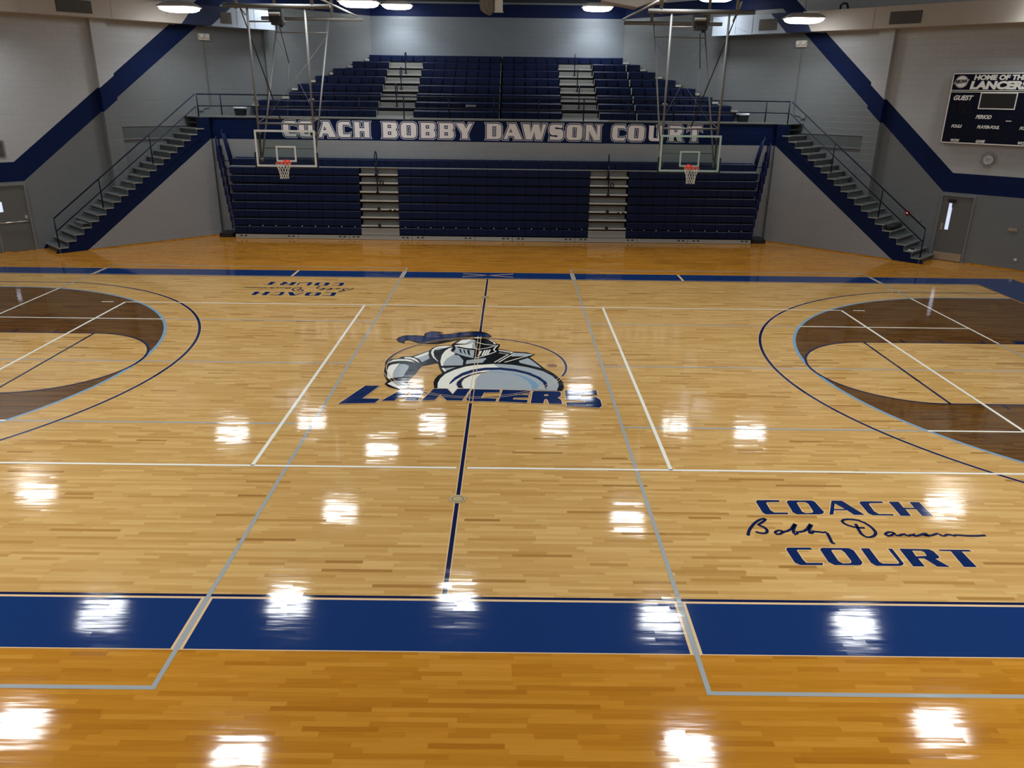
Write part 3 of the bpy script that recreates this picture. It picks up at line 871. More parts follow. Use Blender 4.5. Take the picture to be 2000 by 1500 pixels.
# ---------------------------------------------------------------- walls
def strips(mb, sx, k, s0, s1, z0, z1, d, band, top='wall_light', low='wall_grey'):
    """wall strip between s0..s1 with the painted navy band"""
    sk_t, slope_t, sk_b, slope_b = band

    def zt(s):
        return min(8.55, 2.83 + max(0.0, s - sk_t) * slope_t)

    def zb(s):
        return min(8.05, 2.22 + max(0.0, s - sk_b) * slope_b)
    br = {s0, s1}
    for c in (sk_t, sk_b, sk_t + 5.72 / slope_t, sk_b + 5.83 / slope_b):
        if s0 < c < s1:
            br.add(c)
    br = sorted(br)
    for a, b in zip(br, br[1:]):
        for lo_, hi_, mm in ((lambda s: z0, zb, low), (zb, zt, 'wall_navy'), (zt, lambda s: z1, top)):
            q = []
            for s, fn in ((a, lo_), (b, lo_), (b, hi_), (a, hi_)):
                q.append((s, min(z1, max(z0, fn(s)))))
            if q[3][1] - q[0][1] < 1e-4 and q[2][1] - q[1][1] < 1e-4:
                continue
            mb.poly([W(sx, k, s, d, zz) for s, zz in q], mm, [(s + 40, zz) for s, zz in q])


BAND = {-1: (-0.184, 0.780, 0.0, 0.777), 1: (0.212, 0.885, 0.40, 0.90)}
S_END = (Y_REAR - 11.3) * R2
for sx, nm in ((-1, 'wall_left'), (1, 'wall_right')):
    mb = MB()
    strips(mb, sx, KW, -9.0, S_END, 0, Z_CEIL, 0, BAND[sx])
    # back skin so the wall has a thickness
    mb.poly([W(sx, KW, s, -0.2, zz) for s, zz in ((-9, 0), (S_END, 0), (S_END, Z_CEIL), (-9, Z_CEIL))], 'wall_grey', [(0, 0)] * 4)
    struct(mb.build(nm, recalc=False))
    for i, (a, b, z0) in enumerate(((2.72, 3.22, 0.0), (8.95, 9.2, Z_DECK))):
        mb = MB()
        PD = 0.25 if i == 0 else 0.10
        strips(mb, sx, KW, a, b, z0, 7.3, PD, BAND[sx])
        for s in (a, b):
            sk_t, sl_t, sk_b, sl_b = BAND[sx]
            zb_, zt_ = min(7.3, 2.22 + max(0, s - sk_b) * sl_b), min(7.3, 2.83 + max(0, s - sk_t) * sl_t)
            for lo_, hi_, mm in ((z0, zb_, 'wall_grey'), (max(z0, zb_), zt_, 'wall_navy'), (zt_, 7.3, 'wall_light')):
                if hi_ - lo_ > 0.01:
                    mb.poly([W(sx, KW, s, 0, lo_), W(sx, KW, s, PD, lo_), W(sx, KW, s, PD, hi_), W(sx, KW, s, 0, hi_)], mm, [(0, lo_), (0.13, lo_), (0.13, hi_), (0, hi_)])
        struct(mb.build('trim_%d' % (1 + i + (0 if sx < 0 else 2)), recalc=False))
    # lintel recess beside the stair: a flat panel, recess shade put into its darker grey
    mb = MB()
    T = WT(sx, KW)
    mb.box(3.14, 6.2, 0, 0.03, 3.84, 3.88, 'frame', T)
    mb.box(3.14, 6.2, 0, 0.05, 3.41, 3.45, 'frame', T)
    mb.box(3.14, 6.2, 0.0, 0.012, 3.45, 3.84, 'step', T)
    struct(mb.build('trim_%d' % (5 if sx < 0 else 6)))
    # side wall along the court ends and the near corner
    mb = MB()
    for (xa, ya, xb, yb) in ((21.5, 5, 21.5, -5), (21.5, -5, 8, -18.5)):
        ln = math.hypot(xb - xa, yb - ya)
        for lo_, hi_, mm in ((0, 2.22, 'wall_grey'), (2.22, 2.83, 'wall_navy'), (2.83, Z_CEIL, 'wall_light')):
            mb.poly([(sx * xa, ya, lo_), (sx * xb, yb, lo_), (sx * xb, yb, hi_), (sx * xa, ya, hi_)], mm, [(0, lo_), (ln, lo_), (ln, hi_), (0, hi_)])
    struct(mb.build('wall_' + ('left' if sx < 0 else 'right') + '_end', recalc=False))

mb = MB()
for lo_, hi_, mm in ((0, 8.05, 'wall_rear'), (8.05, 8.55, 'wall_navy'), (8.55, Z_CEIL, 'wall_grey')):
    mb.poly([(-5.4, Y_REAR, lo_), (5.4, Y_REAR, lo_), (5.4, Y_REAR, hi_), (-5.4, Y_REAR, hi_)], mm, [(0, lo_), (10.8, lo_), (10.8, hi_), (0, hi_)])
struct(mb.build('wall_rear', recalc=False))
mb = MB()
mb.poly([(-8, -18.5, 0), (8, -18.5, 0), (8, -18.5, Z_CEIL), (-8, -18.5, Z_CEIL)], 'wall_light', [(0, 0), (16, 0), (16, Z_CEIL), (0, Z_CEIL)])
struct(mb.build('wall_front', recalc=False))
mb = MB()
mb.poly([(x, y, Z_CEIL) for x, y in oct_pts], 'ceiling')
mb.poly([(x, y, Z_CEIL + 0.3) for x, y in oct_pts], 'ceiling')
# the roof deck drops over the upper seats
mb.poly([(-5.6, Y_REAR, 8.62), (5.6, Y_REAR, 8.62), (9.6, 17.0, 9.3), (-9.6, 17.0, 9.3)], 'ceiling')
struct(mb.build('ceiling', recalc=False))

# low rear wall with the name band, and the balcony floor above it
mb = MB()
for lo_, hi_, mm in ((0, 3.42, 'low_light'), (3.42, Z_DECK - 0.03, 'stair_navy')):
    mb.poly([(-10.2, Y_LOW, lo_), (10.2, Y_LOW, lo_), (10.2, Y_LOW, hi_), (-10.2, Y_LOW, hi_)], mm, [(0, lo_), (20.4, lo_), (20.4, hi_), (0, hi_)])
mb.box(-10.2, 10.2, Y_LOW + 0.02, Y_LOW + 0.2, 0, Z_DECK - 0.03, 'low_light')
wall_low = struct(mb.build('wall_rear_lower', recalc=False))

mb = MB()
deck = [(-10.05, Y_LOW - 0.04), (10.05, Y_LOW - 0.04), W(1, KS, 4.25, 0, 0)[:2], W(1, KS, 4.25, -1.273, 0)[:2], (5.36, Y_REAR), (-5.36, Y_REAR), W(-1, KS, 4.25, -1.273, 0)[:2], W(-1, KS, 4.25, 0, 0)[:2]]
mb.prism(deck, Z_DECK - 0.03, Z_DECK, lambda p, q, t: (p, q, t), 'step')
struct(mb.build('floor_balcony'))

# stair walls: navy flight above a grey triangle
for sx in (-1, 1):
    mb = MB()
    T = WT(sx, KS)
    s0, s1 = -0.10, 4.60
    tri = [(s0, 0), (s1, 0), (s1, 3.44)]
    mb.poly([T(s, 0, z_) for s, z_ in tri], 'low_light', tri)
    mb.poly([T(s, -0.3, z_) for s, z_ in tri], 'low_light', tri)
    cap = [T(s1, 0, 0), T(s1, -0.3, 0), T(s1, -0.3, 4.13), T(s1, 0, 4.13)]
    mb.poly(cap, 'door', [(0, 0), (0.3, 0), (0.3, 4.1), (0, 4.1)])
    fl = [(4.25, 3.18), (s1, 3.44), (s1, 4.135), (4.25, 4.135)]
    mb.poly([T(s, 0.0, z_) for s, z_ in fl], 'stair_navy', fl)
    mb.poly([T(4.25, 0, 3.8), T(4.25, -0.3, 3.8), T(4.25, -0.3, 4.135), T(4.25, 0, 4.135)], 'stair_navy', [(0, 0), (.3, 0), (.3, .3), (0, .3)])
    struct(mb.build('wall_stair_' + ('left' if sx < 0 else 'right'), recalc=False))
    mb = MB()
    mb.box(sx * 9.56 if sx > 0 else -10.05, 10.05 if sx > 0 else -9.56, 13.98, Y_LOW, 0.0, 0.14, 'black')  # black filler block beside the end of the lower bleachers
    struct(mb.build('bleacher_filler_' + ('left' if sx < 0 else 'right')))
    mb = MB()
    mb.box(s0, s1, 0.0, 0.02, 0.0, 0.03, 'maple_amber', T)
    mb.box(-9.0, -0.75 if sx < 0 else -0.75, 0.0, 0.02, 0.0, 0.03, 'maple_amber', WT(sx, KW))
    struct(mb.build('trim_%d' % (7 if sx < 0 else 8)))

# ---------------------------------------------------------------- staircases
N_ST = 22
RISE, RUN, S_FIRST = 0.19, 0.2656, -0.96
W_ST = (KW - KS) / R2


def staircase(sx):
    side = 'left' if sx < 0 else 'right'
    t = thing('staircase', 'navy-sided grey staircase climbing the %s corner wall up to the balcony' % side, 'stairs', W(sx, KS, -0.96, -W_ST / 2, 0), 'corner staircases')
    o = Vector(t.location)

    def T(s, d, z_):
        return tuple(Vector(W(sx, KS, s, d, z_)) - o)
    mb = MB()
    prof = [(-1.09, 0.0), (-0.10, 0.0), (4.25, 3.18), (4.25, 3.75)]
    for k in range(19, -1, -1):
        s = S_FIRST + RUN * k
        zk = RISE * (k + 1) - 0.045
        prof += [(s + RUN, zk), (s, zk)] if k < 19 else [(s, zk)]
    prof.append((-1.0, 0.14))
    mb.flat([prof], lambda a, b: T(a, 0.0, b), 'stringer')
    mb.flat([prof], lambda a, b: T(a, -W_ST + 0.01, b), 'stringer')
    mb.build('stair_side_wall', t, recalc=False)
    mb = MB()
    mb.prism([(-0.9, 0.02), (-0.62, 0.02), (4.22, 3.50), (4.22, 3.72)], 0.0, 0.022, lambda p, q, d: T(p, d, q), 'stringer')
    mb.build('stringer_plate', t)
    for k in range(20):
        s = S_FIRST + RUN * k
        z_ = RISE * (k + 1)
        mb = MB()
        mb.prism([(s - 0.035, z_ - 0.04), (s - 0.035, z_ - 0.008), (s - 0.027, z_), (s + RUN + 0.02, z_), (s + RUN + 0.02, z_ - 0.04)], -W_ST + 0.01, 0.03, lambda p, q, d: T(p, d, q), 'step')
        mb.box(s - 0.038, s - 0.03, -W_ST + 0.01, 0.032, z_ - 0.042, z_ - 0.004, 'nosing', T)
        mb.box(s - 0.03, s + RUN, 0.030, 0.036, z_ - 0.042, z_ - 0.004, 'nosing', T)
        mb.box(s, s + 0.03, -W_ST + 0.01, 0.012, z_ - RISE, z_ - 0.04, 'step', T)
        mb.build('step', t)
    mb = MB()
    s = S_FIRST + RUN * 20
    mb.box(s - 0.03, 4.62, -W_ST + 0.01, -0.02, RISE * 21 - 0.04, RISE * 21, 'step', T)
    mb.build('step', t)
    return t


for sx in (-1, 1):
    staircase(sx)


# ---------------------------------------------------------------- railings
def stair_rail(sx):
    side = 'left' if sx < 0 else 'right'
    t = thing('stair_railing', 'slanted navy pipe railing on the %s staircase' % side, 'railing', W(sx, KS, -0.93, -0.08, RISE), 'stair railings')
    o = Vector(t.location)

    def T(s, d, z_):
        return tuple(Vector(W(sx, KS, s, d, z_)) - o)
    A, B = (-0.93, 1.12), (4.22, 4.93)
    mb = MB()
    mb.tube([T(A[0], -0.08, A[1]), T(B[0], -0.08, B[1])], 0.022, 'rail')
    mb.build('top_rail', t, True)
    mb = MB()
    mb.tube([T(A[0], -0.08, A[1] - 0.42), T(B[0], -0.08, B[1] - 0.40)], 0.018, 'rail')
    mb.build('mid_rail', t, True)
    for s, zb_ in ((-0.93, 0.19), (0.62, 1.33), (2.46, 2.66)):
        zt_ = A[1] + (s - A[0]) * (B[1] - A[1]) / (B[0] - A[0])
        mb = MB()
        mb.tube([T(s, -0.08, zb_), T(s, -0.08, zt_)], 0.022, 'rail')
        mb.build('post', t, True)


for sx in (-1, 1):
    stair_rail(sx)

t = thing('balcony_railing', 'long navy pipe railing along the front edge of the upper seating', 'railing', (0, Y_LOW, Z_DECK))
YR = Y_LOW + 0.06
path = [W(-1, KS, 4.28, -0.08, 0), (-9.98, YR, 0), (9.98, YR, 0), W(1, KS, 4.28, -0.08, 0)]
for nm, zz, r in (('top_rail', 4.93, 0.024), ('mid_rail', 4.54, 0.02)):
    mb = MB()
    mb.tube([(p[0], p[1] - Y_LOW, zz - Z_DECK) for p in path], r, 'rail')
    mb.build(nm, t, True)
for x in (-9.75, -8.05, -6.44, -4.81, -3.22, -1.61, 0.0, 1.61, 3.22, 4.82, 6.44, 8.05, 9.75):
    mb = MB()
    mb.tube([(x, YR - Y_LOW, 0), (x, YR - Y_LOW, 0.75)], 0.022, 'rail')
    mb.build('post', t, True)
for p in (path[0], path[3]):
    mb = MB()
    mb.tube([(p[0], p[1] - Y_LOW, 0), (p[0], p[1] - Y_LOW, 0.75)], 0.022, 'rail')
    mb.build('post', t, True)
mb = MB()
for a, b in ((-9.98, -4.6), (-3.0, 0.1), (0.3, 2.4), (4.1, 9.98)):
    mb.box(a, b, 0.0, 0.012, 0.0, 0.035, 'alu')
mb.build('toe_plate', t)

# ---------------------------------------------------------------- name on the balcony band
GL = {
 'A': [[(0, 0), (.33, .88), (.29, 1), (.71, 1), (1.13, 0), (.65, 0), (.65, .12), (.6, .22), (.32, .22), (.26, .12), (.24, 0)], [(.42, .69), (.53, .45), (.33, .45)]],
 'B': [[(0, 0), (.04, .08), (.04, .92), (0, 1), (.86, 1), (.97, .93), (1, .8), (1, .65), (.9, .53), (1, .42), (1.02, .18), (.96, .07), (.86, 0)], [(.37, .84), (.6, .84), (.6, .63), (.37, .63)], [(.37, .4), (.6, .4), (.6, .19), (.37, .19)]],
 'C': [[(0, .25), (.06, .08), (.2, 0), (.82, 0), (.88, .27), (.76, .2), (.36, .2), (.36, .8), (.74, .8), (.9, .7), (.8, 1), (.2, 1), (.06, .92), (0, .75)]],
 'D': [[(0, 0), (.04, .08), (.04, .92), (0, 1), (.75, 1), (.9, .93), (.96, .8), (.96, .2), (.9, .07), (.75, 0)], [(.4, .82), (.62, .82), (.62, .18), (.4, .18)]],
 'H': [[(0, 0), (.04, .08), (.04, .92), (0, 1), (.4, 1), (.37, .92), (.37, .6), (.66, .6), (.66, .92), (.63, 1), (1.03, 1), (.99, .92), (.99, .08), (1.03, 0), (.63, 0), (.66, .08), (.66, .4), (.37, .4), (.37, .08), (.4, 0)]],
 'N': [[(0, 0), (.05, .08), (.05, .92), (0, 1), (.42, 1), (.78, .35), (.78, .9), (.72, 1), (1.05, 1), (.99, .9), (.99, 0), (.6, 0), (.26, .6), (.26, .1), (.32, 0)]],
 'O': [[(0, .22), (.06, .07), (.2, 0), (.78, 0), (.92, .07), (.98, .22), (.98, .78), (.92, .93), (.78, 1), (.2, 1), (.06, .93), (0, .78)], [(.37, .82), (.62, .82), (.62, .18), (.37, .18)]],
 'R': [[(0, 0), (.05, .08), (.05, .92), (0, 1), (.8, 1), (.93, .93), (.97, .8), (.97, .6), (.9, .5), (.84, .45), (1.0, .08), (1.08, 0), (.66, 0), (.5, .4), (.4, .4), (.4, .08), (.44, 0)], [(.4, .82), (.6, .82), (.6, .6), (.4, .6)]],
 'S': [[(.02, 0), (.78, 0), (.93, .07), (1, .2), (1, .5), (.92, .63), (.8, .7), (.4, .7), (.4, .82), (.9, .76), (.93, 1), (.2, 1), (.06, .93), (0, .8), (0, .52), (.06, .38), (.2, .3), (.58, .3), (.58, .18), (.06, .24)]],
 'T': [[(.3, 0), (.34, .08), (.34, .8), (.14, .8), (.0, .68), (.06, 1), (.98, 1), (1.04, .68), (.9, .8), (.7, .8), (.7, .08), (.74, 0)]],
 'U': [[(0, 1), (.05, .92), (.05, .22), (.11, .07), (.25, 0), (.8, 0), (.94, .07), (.99, .22), (.99, .92), (1.04, 1), (.66, 1), (.7, .92), (.7, .2), (.4, .2), (.4, .92), (.45, 1)]],
 'W': [[(0, 1), (.46, 1), (.55, .45), (.71, 1), (1.08, 1), (1.2, .43), (1.31, 1), (1.55, 1), (1.26, 0), (.88, 0), (.78, .5), (.62, 0), (.25, 0)]],
 'Y': [[(0, 1), (.5, 1), (.69, .67), (.88, 1), (1.13, 1), (.8, .38), (.8, .08), (.84, 0), (.37, 0), (.41, .08), (.41, .38)]],
}
NAME = [('C', -7.545, -7.053), ('O', -6.979, -6.465), ('A', -6.292, -5.666), ('C', -5.585, -5.121), ('H', -5.009, -4.434), ('B', -3.993, -3.448), ('O', -3.326, -2.77), ('B', -2.629, -2.083), ('B', -1.962, -1.417), ('Y', -1.356, -0.75), ('D', -0.269, 0.282), ('A', 0.363, 1.027), ('W', 1.027, 1.888), ('S', 2.002, 2.507), ('O', 2.622, 3.184), ('N', 3.285, 3.861), ('C', 4.258, 4.752), ('O', 4.832, 5.418), ('U', 5.55, 6.064), ('R', 6.286, 6.827), ('T', 6.952, 7.477)]
for ch, xa, xb in NAME:
    g = GL[ch]
    f = 1.005
    xa, xb = 0.675 + (xa - 0.675) * f, 0.675 + (xb - 0.675) * f
    za, zb_ = 3.528, 4.058
    xs = [p[0] for p in g[0]]
    w_ = (xb - xa) / (max(xs) - min(xs))
    loops = [[(xa + (p[0] - min(xs)) * w_, za + p[1] * (zb_ - za)) for p in l] for l in g]
    mb = MB()
    for off, d, mm in ((0.052, 0.002, 'text_line'), (0.030, 0.004, 'text_gap'), (0.0, 0.006, 'text_white')):
        mb.flat(offset_loops(loops, off), lambda a, b: (a, Y_LOW - d, b), mm)
    mb.build('painted_letter', wall_low, recalc=False)

# ---------------------------------------------------------------- bleachers
SW = 0.4615


def seat_mesh(w, lobed):
    h = w / 2 - 0.006
    mb = MB()
    if lobed:
        out = [(-h, 0.0), (-h, -0.045), (-h + 0.010, -0.12), (-h + 0.03, -0.20), (-h + 0.06, -0.245), (h - 0.06, -0.245), (h - 0.03, -0.20), (h - 0.010, -0.12), (h, -0.045), (h, 0.0)]
    else:
        out = [(-h, 0.0), (-h, -0.225), (-h + 0.012, -0.237), (h - 0.012, -0.237), (h, -0.225), (h, 0.0)]
    # front apron with rounded top edge, then the seat pan
    rings = [[(x, 0.0, min(z, -0.022)) for x, z in out],
             [(x, 0.022, z) for x, z in out],
             [(x, 0.055, z) for x, z in out]]
    mb.loft(rings, 'seat')
    mb.loft([[(-h, y0, z0), (h, y0, z0), (h, y0, z1), (-h, y0, z1)] for y0, z0, z1 in ((0.03, -0.05, -0.002), (0.10, -0.03, -0.012), (0.30, -0.03, -0.010), (0.38, -0.02, 0.012), (0.41, -0.02, 0.02))], 'seat')
    return mb.mesh('seat')


SEAT_UP = seat_mesh(SW, True)
SEAT_LOW = seat_mesh(SW, False)


def spread(x0, x1):
    n = max(1, round((x1 - x0) / SW))
    w = (x1 - x0) / n
    return [(x0 + w * (i + 0.5), w / SW) for i in range(n)]


def add_seats(row, spans, z, me, y=0.0):
    for a, b in spans:
        for x, f in spread(a, b):
            o = inst('seat', me, row, (x, y, z))
            o.scale = (f, 1, 1)


def aisle_step(row, x0, x1, zt, back=0.24, flush=False):
    """plank nosing with a riser panel set back above it"""
    mb = MB()
    if flush:
        mb.box(x0, x1, 0.0, 0.03, zt - 0.27, zt - 0.02, 'alu')
        mb.box(x0, x1, -0.012, 0.0, zt - 0.27, zt - 0.20, 'alu')
        mb.box(x0, x1, -0.014, 0.03, zt - 0.205, zt - 0.195, 'alu_lit')
        mb.box(x0, x1, -0.008, 0.05, zt - 0.028, zt - 0.015, 'alu_lit')
    else:
        mb.box(x0, x1, -0.012, back + 0.02, zt - 0.215, zt - 0.195, 'alu')
        mb.box(x0 + 0.03, x1 - 0.03, 0.10, 0.12, zt - 0.32, zt - 0.216, 'under')  # black strip standing for the shade under the nosing
        mb.box(x0, x1, -0.02, 0.004, zt - 0.247, zt - 0.192, 'alu_lit')
        mb.box(x0 + 0.03, x1 - 0.03, back, back + 0.02, zt - 0.20, zt - 0.03, 'alu')
        mb.box(x0 + 0.03, x1 - 0.03, back - 0.012, back, zt - 0.10, zt - 0.09, 'alu')
    return mb.build('aisle_step', row)


NTH = ['lowest', 'second lowest', 'third lowest', 'fourth lowest', 'fourth highest', 'third highest', 'second highest', 'topmost']
LOW_TOPS = [0.43, 0.72, 1.02, 1.31, 1.61, 1.92, 2.23, 2.52]
YF = 13.85
AL, AR = (-4.79, -3.41), (3.48, 4.855)
for i, zt in enumerate(LOW_TOPS):
    row = thing('bleacher_row', '%s navy seat row of the eight in the folded lower bleacher front' % NTH[i], 'bleacher row', (0, YF + 0.018 * i, 0), 'folded lower bleacher rows')
    add_seats(row, ((-9.42, AL[0]), (AL[1], AR[0]), (AR[1], 9.49)), zt, SEAT_LOW)
    for a, b in ((-9.40, AL[0] - 0.01), (AL[1] + 0.01, AR[0] - 0.01), (AR[1] + 0.01, 9.47)):
        mb = MB()
        mb.box(a, b, 0.07, 0.12, zt - 0.26, zt - 0.05, 'beam')
        mb.build('bench_beam', row)
    mb = MB()
    mb.box(-9.40, 9.47, 0.05, 0.42, zt - 0.298, zt - 0.275, 'under')  # black sheet giving the gap below the seats its shade
    mb.build('understructure_shade', row)
    for a, b in (AL, AR):
        aisle_step(row, a, b, zt, 0.22, flush=(i == 0))
    if i == 0:
        seams = [-9.41, -7.12, -5.25, -2.95, -0.66, 0.72, 3.01, 5.29, 7.15, 9.47]
        for a, b in zip(seams, seams[1:]):
            mb = MB()
            mb.box(a + 0.008, b - 0.008, -0.01, 0.03, 0.012, 0.15, 'kick')
            mb.box(a + 0.008, b - 0.008, -0.018, 0.0, 0.014, 0.032, 'alu_lit')
            mb.box(a, b, 0.0, 0.10, 0.0, 0.15, 'under')
            kb = mb.build('kickboard', row)
            hs = [b - 0.25] if b - a < 2.28 and not (2.9 < a < 3.1) else [a + 0.30, b - 0.25]
            if abs(b - a - 2.29) < 0.02 and a in (-5.25,):
                hs = [a + 0.25, b - 0.25]
            for hx in hs:
                m2 = MB()
                m2.box(hx - 0.12, hx - 0.035, -0.016, -0.008, 0.08, 0.12, 'black')
                m2.box(hx + 0.035, hx + 0.12, -0.016, -0.008, 0.08, 0.12, 'black')
                m2.box(hx - 0.02, hx + 0.02, -0.02, -0.008, 0.075, 0.122, 'alu_lit')
                m2.build('pull_handle', kb)
        for a, b in ((-9.1, AL[0]), (AL[1], AR[0]), (AR[1], 9.3)):
            for x, f in spread(a, b):
                m2 = MB()
                m2.loft([[(x + r * math.cos(q), y_, zt + 0.028 + r * math.sin(q)) for q in [math.pi * 2 * n / 8 for n in range(8)]] for r, y_ in ((0.005, -0.006), (0.016, 0.0), (0.016, 0.03))], 'white_paint')
                m2.build('bracket_cap', row)
    if i in (1, 3, 6):
        for cx in ((AL[0] + AL[1]) / 2 - 0.02, (AR[0] + AR[1]) / 2 - 0.02):
            mb = MB()
            if i == 6:
                cx += 0.13
                mb.tube([(cx + 0.055 * math.cos(q), -0.035, zt - 0.19 + 0.065 * math.sin(q)) for q in [math.pi * 2 * n / 16 for n in range(16)]], 0.02, 'black', 8, True)
            else:
                mb.prism([(-0.06, -0.27), (-0.05, -0.17), (-0.02, -0.13), (0.02, -0.13), (0.05, -0.17), (0.06, -0.27)], -0.05, -0.02, lambda p, q, t: (cx + p, t, zt + q), 'black')
            mb.build('rail_socket', row)
    if i == 3:
        for cx in (AL[1] - 0.22, AR[1] - 0.22):
            mb = MB()
            mb.box(cx - 0.12, cx - 0.04, -0.026, -0.02, zt - 0.25, zt - 0.215, 'black')
            mb.box(cx + 0.04, cx + 0.12, -0.026, -0.02, zt - 0.25, zt - 0.215, 'black')
            mb.box(cx - 0.03, cx + 0.03, -0.032, -0.02, zt - 0.26, zt - 0.205, 'plastic')
            mb.build('pull_handle', row)

row = thing('bleacher_row', 'navy seat row set back at the very top of the folded lower bleachers', 'bleacher row', (0, 14.24, 0), 'folded lower bleacher rows')
add_seats(row, ((-9.38, 9.43),), 2.79, SEAT_LOW)
mb = MB()
mb.box(-9.40, 9.45, -0.22, 0.45, 2.525, 2.54, 'kick')
mb.box(-9.40, 9.45, 0.06, 0.45, 2.541, 2.75, 'beam')
mb.build('foot_plank', row)
mb = MB()
mb.box(-9.36, 9.42, 0.10, 0.42, 0.05, 2.49, 'under')  # black box standing for the shaded space behind the folded rows
mb.build('understructure_shade', row)

# end rails, folded up against each other at both ends of the lower bank
for sx in (-1, 1):
    side = 'left' if sx < 0 else 'right'
    for i in range(9):
        zb_ = (LOW_TOPS + [2.79])[i] - 0.12
        x = sx * (9.50 + 0.052 * i)
        y0 = 13.88 + 0.055 * i
        y1 = min(14.66, y0 + 0.42)
        h = 0.55 + 0.035 * i
        pos = ('lowest' if i == 0 else 'topmost' if i == 8 else ['', 'second', 'third', 'fourth', 'fifth', 'sixth', 'seventh', 'eighth'][i] + ' lowest')
        t = thing('bleacher_end_rail', '%s navy tube guard rail at the %s end of the folded bleachers' % (pos, side), 'railing', (x, y0, zb_), 'bleacher end rails')
        mb = MB()
        d = y1 - y0
        mb.tube([(0, 0, 0), (0, 0, h - 0.05), (0, 0.05, h), (0, d - 0.05, h), (0, d, h - 0.05), (0, d, 0.02)], 0.018, 'rail_blue')
        mb.tube([(0, 0, 0.08), (0, d, 0.08)], 0.014, 'rail_blue')
        mb.tube([(-sx * 0.30, d - 0.02, -0.02), (0, d, 0.02)], 0.014, 'rail_blue')
        mb.build('rail_frame', t, True)
        mb = MB()
        for k in range(1, 5):
            mb.tube([(0, d * k / 5, 0.08), (0, d * k / 5, h)], 0.009, 'rail_blue', 6)
        mb.build('bars', t, True)
    # tall slanted rail beside the topmost row
    t = thing('bleacher_end_rail', 'tall leaning navy guard rail beside the set-back top row on the %s' % side, 'railing', (sx * 9.47, 14.3, 2.53), 'bleacher end rails')
    mb = MB()
    mb.tube([(0, 0, 0), (sx * 0.22, 0.06, 1.16), (sx * 0.23, 0.14, 1.20), (sx * 0.20, 0.34, 1.05), (0, 0.36, 0)], 0.02, 'rail_blue')
    mb.build('rail_frame', t, True)
    mb = MB()
    for k in range(1, 5):
        mb.tube([(0, 0.36 * k / 5, 0), (sx * 0.2, 0.07 + 0.28 * k / 5, 1.1)], 0.012, 'rail_blue', 6)
    mb.build('bars', t, True)


def aisle_rail(name_, label, loc, h, group):
    t = thing('aisle_handrail', label, 'handrail', loc, group)
    mb = MB()
    mb.tube([(0, 0, 0), (0, 0, h * 0.5)], 0.022, 'rail')
    mb.loft([[(r * math.cos(q), r * math.sin(q), z_) for q in [2 * math.pi * n / 10 for n in range(10)]] for r, z_ in ((0.06, 0.0), (0.055, 0.03), (0.03, 0.06), (0.03, 0.07))], 'rail')
    mb.build('post', t, True)
    mb = MB()
    loop = []
    for q in range(20):
        a = 2 * math.pi * q / 20
        loop.append((0.0 + 0.012 * math.cos(a), 0.15 * math.cos(a) + 0.05, h * 0.74 + h * 0.26 * math.sin(a)))
    mb.tube(loop, 0.02, 'rail', 8, True)
    mb.build('grip_loop', t, True)
    mb = MB()
    mb.cyl((-0.03, 0, h * 0.49), (0.03, 0, h * 0.49), 0.014, 'chrome')
    mb.build('collar', t, True)
    return t


for cx, side in (((AL[0] + AL[1]) / 2, 'left'), ((AR[0] + AR[1]) / 2, 'right')):
    aisle_rail('r', 'upper of two looped navy handrails in the %s aisle of the folded bleachers' % side, (cx - 0.06, YF - 0.02, 2.29), 0.82, 'folded bleacher handrails')
    aisle_rail('r', 'lower of two looped navy handrails in the %s aisle of the folded bleachers' % side, (cx - 0.03, YF - 0.05, 1.68), 0.80, 'folded bleacher handrails')

